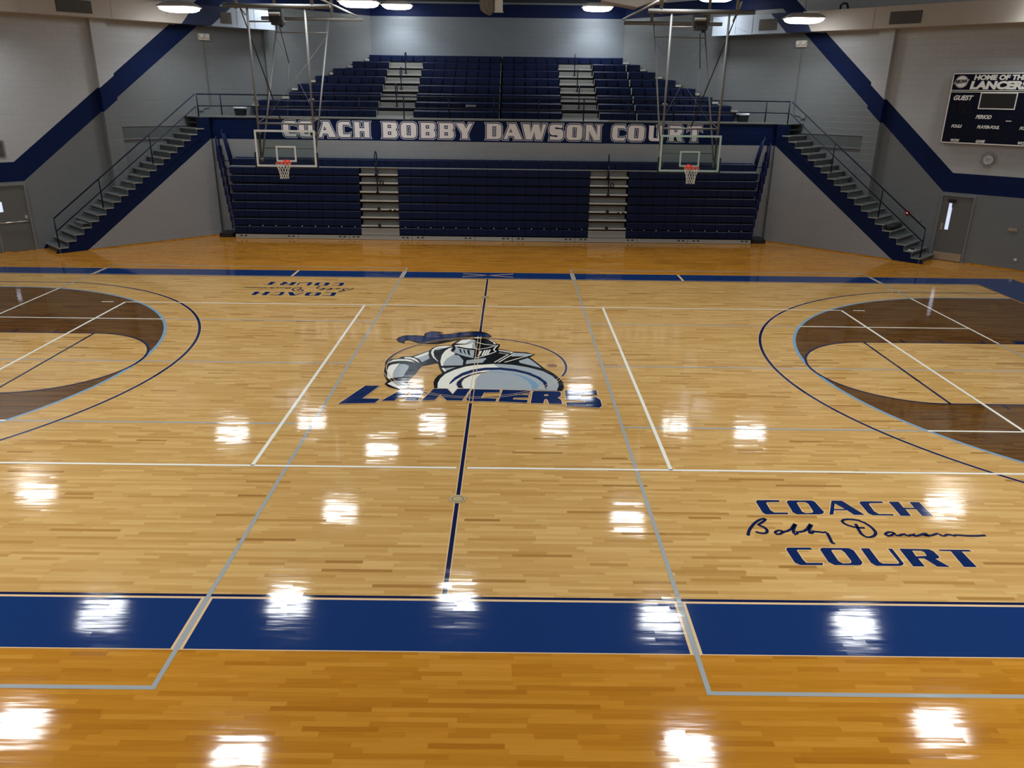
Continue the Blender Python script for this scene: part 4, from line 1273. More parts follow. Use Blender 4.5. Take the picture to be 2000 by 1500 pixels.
UP_TOPS = [4.42, 4.725, 5.03, 5.34, 5.65, 5.955, 6.25, 6.535]
UP_L = [-9.11, -9.10, -8.06, -7.86, -7.28, -6.69, -6.00, -5.40]
UP_R = [9.05, 9.09, 8.48, 7.93, 7.24, 6.51, 5.96, 5.31]
UAL, UAR = (-4.48, -3.075), (2.545, 3.94)
GAP = 0.21
DIV = [4.86, 4.86, 4.85, 4.86, 4.86, 4.86, 4.86]
for i, zt in enumerate(UP_TOPS):
    y = 16.4 + 0.63 * i
    row = thing('bleacher_row', '%s navy bench row of the eight upper balcony seats' % NTH[i], 'bleacher row', (0, y, 0), 'upper balcony seat rows')
    if i == 7:
        spans = ((UP_L[i], GAP - 0.03), (GAP + 0.03, UP_R[i]))
    else:
        spans = ((UP_L[i], UAL[0]), (UAL[1], GAP - 0.03), (GAP + 0.03, UAR[0]), (UAR[1] + 0.06, 5.34), (5.42, UP_R[i]))
    add_seats(row, spans, zt, SEAT_UP)
    for a, b in spans:
        mb = MB()
        mb.box(a + 0.02, b - 0.02, 0.06, 0.16, zt - 0.25, zt - 0.03, 'beam')
        mb.build('bench_beam', row)
    xl, xr = min(UP_L[i] - 0.28, -5.6), max(UP_R[i] + 0.28, 5.55)
    lim = 26.5 - y - 0.12
    xl, xr = max(xl, -lim), min(xr, lim)
    mb = MB()
    zd = zt - 0.42 if i else Z_DECK + 0.02
    if i:
        mb.box(xl, xr, -0.20, 0.42, zt - 0.285, zt - 0.265, 'under')  # black sheet painting shade into the gap between benches
        mb.box(xl, UP_L[i], -0.02, 0.40, zt - 0.24, zt - 0.16, 'alu_lit')
        mb.box(UP_R[i], xr, -0.02, 0.40, zt - 0.24, zt - 0.16, 'alu_lit')
    else:
        mb.box(xl + 0.2, xr - 0.2, 0.16, 0.42, Z_DECK + 0.002, zt - 0.30 if zt - 0.30 > Z_DECK + 0.01 else Z_DECK + 0.012, 'under')
    mb.build('foot_plank', row)
    if i < 7:
        for a, b in (UAL, UAR):
            aisle_step(row, a, b, zt + 0.01, 0.20)
        mb = MB()
        mb.box(GAP - 0.05, GAP - 0.03, -0.02, 0.10, zt - 0.25, zt, 'alu')
        mb.box(5.365, 5.395, -0.02, 0.10, zt - 0.25, zt, 'alu_lit')
        mb.box(UAR[1] + 0.005, UAR[1] + 0.03, -0.02, 0.1, zt - 0.2, zt, 'alu')
        mb.box(UAL[0] + 0.002, UAL[0] + 0.028, -0.02, 0.1, zt - 0.2, zt, 'alu')
        mb.build('end_caps', row)
    # supporting frame down to the balcony floor
    if i:
        mb = MB()
        mb.box(xl + 0.1, xr - 0.1, 0.42, 0.46, Z_DECK, zt - 0.27, 'under')
        mb.build('understructure_shade', row)

for side, xs in (('left', (-3.79, -3.76, -3.72)), ('right', (3.22, 3.23, 3.19))):
    for nm, k, x in (('nearest', 1, xs[0]), ('middle', 3, xs[1]), ('farthest', 5, xs[2])):
        aisle_rail('r', '%s of three looped navy handrails in the %s aisle of the upper seats' % (nm, side), (x, 16.4 + 0.63 * k + 0.06, UP_TOPS[k] + 0.01 - 0.196), 0.84, 'upper aisle handrails')

mb = MB()
mb.box(-1.10, -0.74, 17.0, 17.02, 4.585, 4.65, 'alu_lit')
mb.box(-1.12, -1.07, 16.98, 17.0, 4.57, 4.66, 'alu_lit')
mb.box(-1.08, -0.76, 16.995, 17.0, 4.60, 4.635, 'alu')
tag(mb.build('metal_bracket'), 'small bright metal bracket on the second lowest upper bench row', 'bracket')


# ---------------------------------------------------------------- basketball backstops
def hoop(cx, cz, side, paint):
    yb = 9.87
    t = thing('basketball_backstop', 'ceiling-hung glass basketball backstop on the %s with %s borders' % (side, 'bright white' if paint == 'white_paint' else 'pale greenish'), 'basketball hoop', (cx, yb, 2.9), 'side court backstops')
    HW, HH = 0.915, 1.07
    mb = MB()
    mb.box(-HW + 0.01, HW - 0.01, 0.0, 0.012, 0.01, HH - 0.01, 'glass')
    mb.build('glass_panel', t)
    mb = MB()
    b = 0.058
    for x0, x1, z0, z1 in ((-HW, HW, 0, b), (-HW, HW, HH - b, HH), (-HW, -HW + b, b, HH - b), (HW - b, HW, b, HH - b)):
        mb.box(x0, x1, -0.006, 0.02, z0, z1, paint)
    mb.build('board_border', t)
    mb = MB()
    for x0, x1, z0, z1 in ((-0.305, 0.305, 0.15, 0.20), (-0.305, 0.305, 0.56, 0.61), (-0.305, -0.255, 0.2, 0.56), (0.255, 0.305, 0.2, 0.56)):
        mb.box(x0, x1, -0.004, 0.0, z0, z1, paint)
    mb.build('shooter_square', t)
    mb = MB()
    prof = [(-HW - 0.045, 0.40), (-HW - 0.045, -0.02), (-HW - 0.02, -0.05), (HW + 0.02, -0.05), (HW + 0.045, -0.02), (HW + 0.045, 0.40), (HW + 0.03, 0.43), (HW + 0.005, 0.43), (HW + 0.005, 0.0), (-HW - 0.005, 0.0), (-HW - 0.005, 0.43), (-HW - 0.03, 0.43)]
    mb.flat([prof], lambda a, c: (a, -0.025, c), 'black')
    mb.flat([prof], lambda a, c: (a, 0.045, c), 'black')
    n = len(prof)
    for i in range(n):
        p, q = prof[i], prof[(i + 1) % n]
        mb.poly([(p[0], -0.025, p[1]), (q[0], -0.025, q[1]), (q[0], 0.045, q[1]), (p[0], 0.045, p[1])], 'black')
    mb.build('edge_padding', t)
    # rim
    ry, rz, rr = -0.381, 0.15, 0.2286
    mb = MB()
    mb.tube([(rr * math.cos(q), ry + rr * math.sin(q), rz) for q in [2 * math.pi * i / 32 for i in range(32)]], 0.012, 'rim', 8, True)
    mb.box(-0.09, 0.09, -0.03, 0.0, rz - 0.10, rz + 0.06, 'rim')
    mb.box(-0.09, 0.09, -0.17, -0.02, rz - 0.016, rz + 0.010, 'rim')
    mb.tube([(-0.08, -0.03, rz - 0.09), (-0.15, ry + 0.16, rz - 0.02)], 0.010, 'rim')
    mb.tube([(0.08, -0.03, rz - 0.09), (0.15, ry + 0.16, rz - 0.02)], 0.010, 'rim')
    rim = mb.build('rim', t, True)
    mb = MB()
    lev = [(0.0, 0.222), (0.10, 0.19), (0.20, 0.155), (0.30, 0.132), (0.38, 0.125), (0.45, 0.128)]
    nk = 12
    for k in range(nk):
        for s in (-1, 1):
            pts = []
            for j, (dz, r) in enumerate(lev):
                a = 2 * math.pi * (k + s * 0.5 * j) / nk
                pts.append((r * math.cos(a), ry + r * math.sin(a), rz - 0.012 - dz))
            mb.tube(pts, 0.0048, 'net', 5)
    mb.build('net', t)
    # mast: two front poles, two raked rear poles, bars, ceiling frame
    for x in (-0.835, 0.835):
        mb = MB()
        mb.tube([(x, 0.22, 0.10), (x, 0.23, 4.42)], 0.034, 'steel', 10)
        mb.box(x - 0.06, x + 0.06, 0.02, 0.24, 0.12, 0.24, 'steel')
        mb.box(x - 0.06, x + 0.06, 0.02, 0.24, 0.92, 1.02, 'steel')
        mb.build('front_pole', t, True)
        mb = MB()
        mb.tube([(x * 0.97, 0.30, 0.30), (x * 0.99, 3.3, 4.34)], 0.028, 'steel', 10)
        mb.tube([(x, 0.22, 0.26), (x * 0.97, 0.32, 0.30)], 0.03, 'steel', 8)
        mb.build('rear_pole', t, True)
    for nm, y0, z0, x0, x1, r in (('spreader_bar', 0.23, 1.245, -0.86, 0.86, 0.03), ('brace_bar', 0.23, 4.05, -0.835, 0.25, 0.022), ('rear_spreader_bar', 3.0, 3.95, -0.83, 0.83, 0.022), ('rear_spreader_bar', 1.05, 1.36, -0.82, 0.82, 0.022), ('rear_spreader_bar', 0.42, 0.52, -0.81, 0.81, 0.016)):
        mb = MB()
        mb.cyl((x0, y0, z0), (x1, y0, z0), r, 'steel', 10)
        mb.build(nm, t, True)
    for x in (-0.835, 0.835):
        mb = MB()
        mb.cyl((x - 0.07, 0.23, 1.93), (x + 0.07, 0.23, 1.93), 0.03, 'steel', 8)
        mb.build('pole_clamp', t, True)
    sgn = -1 if cx < 0 else 1
    mb = MB()
    mb.cyl((-1.52, 0.23, 4.46), (1.56, 0.23, 4.46), 0.062, 'steel', 12)
    mb.build('ceiling_beam', t, True)
    mb = MB()
    mb.cyl((-1.35 if sgn < 0 else -1.8, 3.32, 4.38), (1.95 if sgn < 0 else 1.4, 3.32, 4.38), 0.058, 'steel', 12)
    mb.build('ceiling_beam', t, True)
    ztop = Z_CEIL - 2.9
    for x, y0 in ((-1.15, 0.23), (1.05, 0.23), (-0.9, 3.32), (0.95, 3.32)):
        mb = MB()
        mb.cyl((x, y0, 4.38), (x, y0, ztop), 0.05, 'steel', 8)
        mb.build('hanger', t, True)
    for xa, xb in ((1.15, 1.75), (-1.25, -1.85)):
        mb = MB()
        mb.tube([(xa, 0.23, 4.72), (xb, 3.3, 4.48)], 0.03, 'alu_lit', 8)
        mb.build('diagonal_brace', t, True)
    mb = MB()
    mb.box(-0.20, 0.18, 0.12, 0.42, 4.06, 4.38, 'motor')
    mb.box(-0.14, 0.20, 0.10, 0.36, 3.96, 4.08, 'motor')
    mb.cyl((-0.18, 0.10, 4.24), (0.14, 0.10, 4.24), 0.05, 'steel', 12)
    mb.cyl((0.12, 0.2, 3.9), (0.12, 0.2, 4.0), 0.06, 'motor', 10)
    mb.build('winch', t)
    mb = MB()
    mb.tube([(0.0 if sgn > 0 else -0.12, 0.23, 1.28), (sgn * 1.18, 0.6, 4.55)], 0.018, 'black', 6)
    mb.build('safety_strap', t, True)
    mb = MB()
    mb.tube([(0.05, 0.3, 3.9), (0.18, 0.5, 2.95)], 0.013, 'black', 6)
    mb.tube([(0.18, 0.5, 2.95), (0.05, 0.25, 1.3)], 0.005, 'steel', 5)
    mb.build('winch_cable', t, True)
    mb = MB()
    mb.tube([(-0.8, 2.9, 3.8), (0.8, 1.0, 1.35)], 0.006, 'steel', 5)
    mb.tube([(0.8, 2.9, 3.8), (-0.8, 1.0, 1.35)], 0.006, 'steel', 5)
    mb.tube([(-0.82, 0.9, 1.38), (-0.82, 0.25, 1.28)], 0.012, 'steel', 5)
    mb.tube([(0.82, 0.9, 1.38), (0.82, 0.25, 1.28)], 0.012, 'steel', 5)
    mb.build('cross_cables', t, True)
    return t


hoop(-6.19, 2.9, 'left', 'white_paint')
hoop(6.075, 2.9, 'right', 'mint_paint')

# ---------------------------------------------------------------- lamps


def ring(hx, hy, z_, ch):
    return [(-hx + ch, -hy, z_), (hx - ch, -hy, z_), (hx, -hy + ch, z_), (hx, hy - ch, z_), (hx - ch, hy, z_), (-hx + ch, hy, z_), (-hx, hy - ch, z_), (-hx, -hy + ch, z_)]


mb = MB()
mb.loft([ring(0.42, 0.26, 0.16, 0.1), ring(0.50, 0.36, 0.12, 0.12), ring(0.63, 0.46, 0.03, 0.15), ring(0.63, 0.46, 0.005, 0.15)], 'housing')
LAMP_BODY = mb.mesh('housing')
mb = MB()
mb.loft([ring(0.58, 0.42, 0.004, 0.14), ring(0.54, 0.40, -0.07, 0.14), ring(0.44, 0.34, -0.115, 0.12), ring(0.32, 0.24, -0.13, 0.10)], 'lens')
LAMP_LENS = mb.mesh('lens')
LAMPS = [
    (-10.23, 13.33, 7.57, 'white high-bay lamp in front of the left duct'),
    (-4.16, 12.19, 7.68, 'white high-bay lamp at the top edge right of the left backstop frame'),
    (-4.06, 20.15, 8.36, 'white high-bay lamp lighting the left part of the rear wall'),
    (4.07, 20.15, 8.38, 'white high-bay lamp lighting the right part of the rear wall'),
    (7.96, 16.33, 8.40, 'white high-bay lamp behind the right backstop frame'),
    (10.25, 13.56, 7.50, 'white high-bay lamp in front of the right duct'),
    (-7.92, 16.5, 8.4, None), (-2.78, 17.4, 8.95, None), (2.74, 17.4, 8.95, None), (-15.6, 9.1, 8.0, None), (-5.33, 9.78, 9.0, None), (4.9, 9.39, 9.0, None), (15.9, 9.2, 8.2, None),
    (-10.88, 3.8, 9.0, None), (-5.73, 4.36, 9.0, None), (-0.79, 4.57, 9.0, None), (5.07, 3.72, 9.0, None), (10.57, 3.58, 9.0, None),
    (-10.72, -0.41, 9.0, None), (-5.32, -1.32, 9.0, None), (4.88, -0.97, 9.0, None), (10.99, -0.28, 9.0, None),
    (-5.2, -12.0, 9.0, None), (5.2, -12.0, 9.0, None), (10.2, -11.5, 9.0, None), (-10.2, -11.5, 9.0, None),  # unseen row behind the camera, added to brighten the near floor
    (-11.0, -6.5, 9.0, None), (-5.2, -6.5, 9.0, None), (5.0, -6.5, 9.0, None), (11.0, -6.5, 9.0, None),  # another added row out of view, lighting the near side of the court
]
for x, y, z_, lab in LAMPS:
    if lab is None:
        lab = 'white high-bay lamp overhead out of view, inferred from floor glare or added to brighten the near floor'
    t = thing('high_bay_lamp', lab, 'lamp', (x, y, z_), 'high-bay lamps' if 'glare' not in lab else 'overhead high-bay lamps out of direct sight')
    inst('housing', LAMP_BODY, t, (0, 0, 0))
    inst('lens', LAMP_LENS, t, (0, 0, 0))
    ld = bpy.data.lights.new('lamp_light', 'AREA')
    ld.shape = 'RECTANGLE'
    ld.size, ld.size_y = 0.9, 0.6
    ld.energy = LAMP_WATTS * (0.5 if y > 12 else 0.9 if y > 8 else 1.0 if y > -3 else 1.55)
    ld.color = LAMP_COLOR
    ld.spread = math.radians(125)
    lo = bpy.data.objects.new('lamp_light', ld)
    COL.objects.link(lo)
    lo.parent = t
    lo.location = (0, 0, -0.14)
    mb = MB()
    ztop = Z_CEIL if y < 17 else 8.62 + (Y_REAR - y) * 0.68 / 4.15
    mb.tube([(0, 0, 0.16), (0, 0, ztop - z_)], 0.012, 'steel', 6)
    mb.build('hanging_rod', t)

# ---------------------------------------------------------------- ducts along the corner walls
DUCTS = {-1: dict(end=9.10, b=(5.56, 6.62, 6.11, 7.43), g=((1.65, 2.70), (6.98, 7.40))), 1: dict(end=9.25, b=(5.36, 6.28, 5.75, 6.93), g=((1.80, 2.78), (6.65, 7.35)))}
for sx in (-1, 1):
    side = 'left' if sx < 0 else 'right'
    o = Vector(W(sx, KW, 0, 0.36, 7.2))
    t = thing('ventilation_duct', 'rectangular sheet-metal duct along the top of the %s corner wall, crossed by a navy stripe' % side, 'duct', o, 'corner ducts')
    D = DUCTS[sx]
    D0, D1, Z0, Z1 = 0.0, 0.72, 7.2, 7.84

    def T(s, d, z_):
        return tuple(Vector(W(sx, KW, s, d, z_)) - o)
    b0, b1, t0, t1 = D['b']
    mb = MB()
    for pts, mm in (([(-9, Z0), (b0, Z0), (t0, Z1), (-9, Z1)], 'duct'), ([(b0, Z0), (b1, Z0), (t1, Z1), (t0, Z1)], 'duct_navy'), ([(b1, Z0), (D['end'], Z0), (D['end'], Z1), (t1, Z1)], 'duct_metal')):
        mb.poly([T(s, D1, z_) for s, z_ in pts], mm)
    for a, b, mm in ((-9, b0, 'duct'), (b0, b1, 'duct_navy'), (b1, D['end'], 'duct_metal')):
        mb.poly([T(a, D0, Z0), T(b, D0, Z0), T(b, D1, Z0), T(a, D1, Z0)], mm)
        mb.poly([T(a, D0, Z1), T(b, D0, Z1), T(b, D1, Z1), T(a, D1, Z1)], mm)
    mb.poly([T(D['end'], D0, Z0), T(D['end'], D1, Z0), T(D['end'], D1, Z1), T(D['end'], D0, Z1)], 'duct_metal')
    mb.poly([T(-9, D0, Z0), T(-9, D1, Z0), T(-9, D1, Z1), T(-9, D0, Z1)], 'duct')
    mb.build('duct_casing', t, recalc=False)
    mb = MB()
    for s in (-1.5, 0.6, 3.3, 5.1):
        mb.box(s - 0.012, s + 0.012, D1, D1 + 0.012, Z0, Z1, 'duct', T)
    for s in (7.62, 8.3):
        mb.box(s - 0.012, s + 0.012, D1, D1 + 0.012, Z0, Z1, 'duct_metal', T)
    mb.box(b1, D['end'], D1, D1 + 0.02, Z0 - 0.01, Z0 + 0.02, 'duct_metal', T)
    mb.tube([T(7.65, D1, Z0 + 0.02), T(D['end'], D1, Z1)], 0.008, 'duct_metal', 5)
    mb.build('seams', t)
    for a, b in D['g']:
        mb = MB()
        mb.box(a, b, D1, D1 + 0.01, Z0 + 0.10, Z1 - 0.17, 'grille', T)
        g = mb.build('grille', t)
        mb = MB()
        n = 14
        for k in range(1, n):
            s = a + (b - a) * k / n
            mb.box(s - 0.006, s + 0.006, D1 + 0.01, D1 + 0.018, Z0 + 0.11, Z1 - 0.18, 'grille_slat', T)
        mb.build('slats', g)
    # pipe stubs riding on top of the right duct
    if sx > 0:
        mb = MB()
        p = [W(1, KW, s, 0.5, z_) for s, z_ in ((4.55, 7.84), (4.55, 7.98), (4.45, 8.04), (4.35, 8.02), (4.30, 7.92), (4.30, 7.84))]
        mb.tube(p, 0.035, 'black', 8)
        tag(mb.build('pipe_elbow', None, True), 'small dark bent pipe on top of the right duct', 'pipe')


# ---------------------------------------------------------------- wall fittings
def wall_thing(name, label, cat, sx, s, d, z_, group=None):
    """an Empty whose local x runs left to right as seen from the court, y points into the wall"""
    t = thing(name, label, cat, W(sx, KW, s, d, z_), group)
    t.rotation_euler = (0, 0, math.radians(45) if sx < 0 else math.radians(-45))
    return t


for sx in (-1, 1):
    side = 'left' if sx < 0 else 'right'
    s = 6.60 if sx < 0 else 5.97
    t = wall_thing('emergency_light', 'cream emergency light with two heads high on the %s corner wall' % side, 'emergency light', sx, s, 0.0, 6.86, 'emergency lights')
    mb = MB()
    mb.box(-0.20, 0.20, -0.09, 0.0, -0.11, 0.11, 'plastic')
    mb.build('case', t)
    for x in (-0.11, 0.11):
        mb = MB()
        mb.cyl((x, -0.15, 0.03), (x, -0.09, 0.02), 0.07, 'white_paint', 14)
        mb.build('lamp_head', t)
    mb = MB()
    mb.tube([W(sx, KW, s - sx * 0.0, 0.02, 6.75), W(sx, KW, s, 0.02, 4.62), W(sx, KW, s - 0.06, 0.02, 4.48), W(sx, KW, s - 0.35, 0.02, 4.42)], 0.016, 'steel', 6)
    mb.box(s - 0.50, s - 0.33, 0.0, 0.06, 4.36, 4.48, 'frame', WT(sx, KW))
    tag(mb.build('wall_conduit'), 'thin grey conduit running down the wall below the %s emergency light' % side, 'conduit', 'wall conduits')

t = wall_thing('wall_grille', 'square grey return-air grille at the far left above the door', 'vent', -1, -0.72, 0.0, 3.25)
mb = MB()
mb.box(-0.36, 0.36, -0.02, 0, -0.26, 0.26, 'frame')
mb.build('frame', t)
mb = MB()
for k in range(12):
    mb.box(-0.31, 0.31, -0.03, -0.02, -0.22 + k * 0.037, -0.20 + k * 0.037, 'grille')
mb.build('louvres', t)

# doors
for sx in (-1, 1):
    s1 = -0.06 if sx < 0 else 0.36      # inner edge nearest the stair
    wd_ = 0.93
    t = wall_thing('door_%d' % (1 if sx < 0 else 2), '', '', sx, s1 - wd_ / 2, 0.0, 0.0)
    for k in ('label', 'category'):
        del t[k]
    struct(t)
    h = 2.10
    mb = MB()
    for x0, x1, z0, z1 in ((-wd_ / 2 - 0.055, -wd_ / 2, 0, h + 0.055), (wd_ / 2, wd_ / 2 + 0.055, 0, h + 0.055), (-wd_ / 2, wd_ / 2, h, h + 0.055)):
        mb.box(x0, x1, -0.05, 0.0, z0, z1, 'frame')
    mb.build('door_frame', t)
    mb = MB()
    mb.box(-wd_ / 2, wd_ / 2, -0.018, 0.0, 0.01, h, 'door')
    leaf = mb.build('door_leaf', t)
    if sx > 0:
        mb = MB()
        mb.box(-0.235, -0.125, -0.024, -0.016, 1.02, 1.88, 'daylight')
        mb.build('window_pane', leaf)
        mb = MB()
        mb.box(-wd_ / 2 + 0.04, wd_ / 2 - 0.03, -0.026, -0.018, 0.02, 0.27, 'kickplate')
        mb.build('kick_plate', leaf)
        mb = MB()
        mb.box(-0.27, -0.05, -0.09, -0.018, 1.92, 2.0, 'black')
        mb.tube([(-0.12, -0.10, 1.93), (-0.10, -0.12, 1.75)], 0.012, 'black', 6)
        mb.build('door_closer', leaf)
        mb = MB()
        mb.box(-0.36, -0.30, -0.035, -0.018, 1.0, 1.22, 'kickplate')
        mb.build('push_plate', leaf)
    else:
        mb = MB()
        mb.box(-0.36, -0.24, -0.024, -0.016, 1.30, 1.62, 'daylight')
        mb.build('window_pane', leaf)
        mb = MB()
        mb.tube([(-0.42, -0.05, 0.96), (-0.42, -0.09, 0.96), (0.40, -0.09, 0.96), (0.40, -0.04, 0.96)], 0.018, 'chrome', 8)
        mb.build('push_bar', leaf, True)
        mb = MB()
        mb.box(0.33, 0.41, -0.07, -0.018, 1.03, 1.14, 'chrome')
        mb.build('latch_case', leaf)

# scoreboard
t = wall_thing('scoreboard', 'navy and white scoreboard reading HOME OF THE LANCERS on the right wall', 'scoreboard', 1, 0.212, 0.16, 3.76)
mb = MB()
BW, BH = 3.05, 2.09
X0 = -0.52
mb.box(X0, X0 + BW, 0.0, 0.16, 0, BH, 'score_navy')
mb.build('cabinet', t)
mb = MB()
for x0, x1, z0, z1 in ((X0, X0 + BW, 0, 0.03), (X0, X0 + BW, BH - 0.03, BH), (X0, X0 + BW, 1.525, 1.545), (X0, X0 + BW, 1.575, 1.595), (X0, X0 + 0.03, 0, BH), (X0 + BW - 0.03, X0 + BW, 0, BH)):
    mb.box(x0, x1, -0.008, 0.002, z0, z1, 'score_white')
mb.build('trim_lines', t)
mb = MB()
mb.box(0.40, 1.36, -0.006, 0.0, 1.07, 1.50, 'score_black')
for x0, x1, z0, z1 in ((0.37, 1.39, 1.04, 1.07), (0.37, 1.39, 1.50, 1.53), (0.37, 0.40, 1.07, 1.5), (1.36, 1.39, 1.07, 1.5)):
    mb.box(x0, x1, -0.012, 0.0, z0, z1, 'score_white')
mb.build('timer_display', t)


def board_text(txt, x, z_, size, shear=0.25, weight=0.006, sxs=1.0):
    me = font_mesh(txt, size, shear, weight * size / 0.15)
    me.materials.clear()
    me.materials.append(M['score_white'])
    o = inst('lettering', me, t, (x, -0.006, z_))
    o.rotation_euler = (math.radians(90), 0, 0)
    o.scale = (sxs, 1, 1)
    return o


board_text('HOME OF THE', 0.09, 1.895, 0.19, 0.10, 0.008, 1.17)
board_text('LANCERS', 0.02, 1.635, 0.30, 0.10, 0.009, 1.26)
board_text('GUEST', -0.40, 1.30, 0.19, 0.3, 0.006, 0.95)
board_text('HOME', 1.66, 1.30, 0.19, 0.3, 0.006, 0.95)
board_text('PERIOD', 0.36, 0.76, 0.155, 0.3, 0.006, 0.82)
board_text('FOULS', -0.29, 0.475, 0.125, 0.3, 0.006, 0.80)
board_text('PLAYER-FOUL', 0.46, 0.475, 0.125, 0.3, 0.006, 0.80)
board_text('FOULS', 1.63, 0.475, 0.125, 0.3, 0.006, 0.80)
board_text('WON', -0.24, 0.05, 0.115, 0.3, 0.006, 0.82)
board_text('GAME', 0.50, 0.05, 0.115, 0.3, 0.006, 0.82)
board_text('WON', 1.66, 0.05, 0.115, 0.3, 0.006, 0.82)
mb = MB()
mb.box(1.22, 1.37, -0.008, 0.0, 0.70, 0.725, 'score_white')
mb.cyl((1.31, -0.008, 0.84), (1.31, 0.0, 0.84), 0.035, 'digit_off', 12)
mb.build('period_marks', t)


def digit(mb, x, z_, w_, h_):
    g = 0.02 * h_ / 0.3
    for x0, x1, z0, z1 in ((0, w_, -g, g), (0, w_, h_ / 2 - g, h_ / 2 + g), (0, w_, h_ - g, h_ + g), (-g, g, 0, h_), (w_ - g, w_ + g, 0, h_)):
        mb.box(x + x0, x + x1, -0.004, 0.0, z_ + z0, z_ + z1, 'digit_off')


for gx in (-0.32, 1.68):
    mb = MB()
    for dx in (0.16, 0.35):
        digit(mb, gx + dx, 0.92, 0.13, 0.30)
    digit(mb, gx + 0.08, 0.92, 0.001, 0.30)
    mb.build('score_digits', t)
    mb = MB()
    digit(mb, gx + 0.12, 0.20, 0.11, 0.20)
    mb.build('foul_digits', t)
mb = MB()
for dx in (0.50, 0.64):
    digit(mb, dx, 0.20, 0.13, 0.20)
mb.build('player_digits', t)
mb = MB()
digit(mb, 1.05, 0.20, 0.10, 0.20)
mb.build('player_foul_digit', t)
# round league emblem on the header
cxe, cze = -0.245, 1.835
mb = MB()
mb.cyl((cxe, -0.008, cze), (cxe, 0.0, cze), 0.185, 'silver', 32)
mb.cyl((cxe, -0.010, cze), (cxe, -0.007, cze), 0.155, 'score_white', 32)
mb.prism([(cxe - 0.225, cze - 0.075), (cxe + 0.175, cze - 0.035), (cxe + 0.215, cze + 0.075), (cxe - 0.185, cze + 0.045)], -0.013, -0.009, lambda p, q, d: (p, d, q), 'silver')
badge = mb.build('league_badge', t)
me = font_mesh('NJCAA', 0.125, 0.2, 0.004)
me.materials.clear()
me.materials.append(M['score_navy'])
o = inst('badge_lettering', me, badge, (cxe - 0.185, -0.014, cze - 0.035))
o.rotation_euler = (math.radians(90), math.radians(-4), 0)
o.scale = (0.86, 1, 1)

# clock in a wire guard
t = wall_thing('wall_clock', 'round white clock behind a wire guard under the scoreboard', 'clock', 1, 0.212 - 0.94, 0.0, 3.30)
mb = MB()
mb.cyl((0, -0.05, 0), (0, 0, 0), 0.165, 'frame', 28)
mb.build('case', t)
mb = MB()
mb.cyl((0, -0.054, 0), (0, -0.05, 0), 0.145, 'clock_face', 28)
for k in range(12):
    a = math.pi * k / 6
    mb.cyl((0.12 * math.sin(a), -0.056, 0.12 * math.cos(a)), (0.12 * math.sin(a), -0.054, 0.12 * math.cos(a)), 0.008, 'black', 6)
mb.build('dial', t)
mb = MB()
mb.tube([(0, -0.058, 0), (0.05, -0.058, 0.035)], 0.006, 'black', 5)
mb.tube([(0, -0.060, 0), (-0.07, -0.060, 0.06)], 0.004, 'black', 5)
mb.build('hands', t)
mb = MB()
for r, y_ in ((0.225, -0.02), (0.19, -0.11), (0.10, -0.14)):
    mb.tube([(r * math.cos(q), y_, r * math.sin(q)) for q in [2 * math.pi * i / 24 for i in range(24)]], 0.005, 'wire', 5, True)
for k in range(4):
    a = math.pi * k / 4 + 0.4
    mb.tube([(r * math.cos(a), y_, r * math.sin(a)) for r, y_ in ((-0.225, -0.02), (-0.19, -0.11), (-0.10, -0.14), (0.10, -0.14), (0.19, -0.11), (0.225, -0.02))], 0.005, 'wire', 5)
mb.build('wire_guard', t)

t = wall_thing('fire_alarm', 'small red fire alarm with a lit lamp beside the right staircase', 'alarm', 1, 0.212 + 1.16, 0.0, 1.42)
mb = MB()
mb.box(-0.06, 0.06, -0.04, 0, -0.075, 0.075, 'red')
mb.build('case', t)
mb = MB()
mb.box(-0.02, 0.02, -0.05, -0.04, -0.01, 0.035, 'strobe')
mb.build('indicator', t)
mb = MB()
mb.box(0.93, 1.0, 0.0, 0.02, 1.16, 1.28, 'frame', WT(1, KW))
tag(mb.build('switch_plate'), 'small grey switch plate below the red alarm', 'switch')
mb = MB()
mb.box(-1.98, -1.70, 0.0, 0.02, 1.19, 1.30, 'plaque', WT(1, KW))
mb.box(-1.96, -1.72, 0.02, 0.024, 1.21, 1.28, 'kickplate', WT(1, KW))
tag(mb.build('wall_plaque'), 'small tan plaque on the grey wall right of the right door', 'plaque')
mb = MB()
mb.box(-2.14, -2.06, 0.0, 0.02, 0.30, 0.37, 'white_paint', WT(1, KW))
tag(mb.build('wall_outlet'), 'white outlet low on the wall at the far right', 'outlet')

# ---------------------------------------------------------------- loose things
for sx, x in ((-1, -9.52), (1, 9.33)):
    side = 'left' if sx < 0 else 'right'
    y = 16.15 if sx < 0 else 16.2
    t = thing('trash_can', 'black waste bin with a clear liner at the %s end of the upper seats' % side, 'bin', (x, y, Z_DECK), 'balcony waste bins')
    mb = MB()
    mb.loft([ring(0.17, 0.13, 0.0, 0.03), ring(0.21, 0.16, 0.30, 0.03), ring(0.19, 0.14, 0.30, 0.03), ring(0.16, 0.12, 0.05, 0.03)], 'bin')
    mb.build('bin_body', t)
    mb = MB()
    rg = []
    for hx, hy, z_ in ((0.212, 0.162, 0.25), (0.222, 0.172, 0.285), (0.214, 0.164, 0.306), (0.195, 0.145, 0.30), (0.185, 0.135, 0.20)):
        rg.append([(p[0] + random.uniform(-.008, .008), p[1] + random.uniform(-.008, .008), p[2] + random.uniform(-.012, .012)) for p in ring(hx, hy, z_, 0.04)])
    mb.loft(rg, 'bag', cap=False)
    mb.build('liner', t)

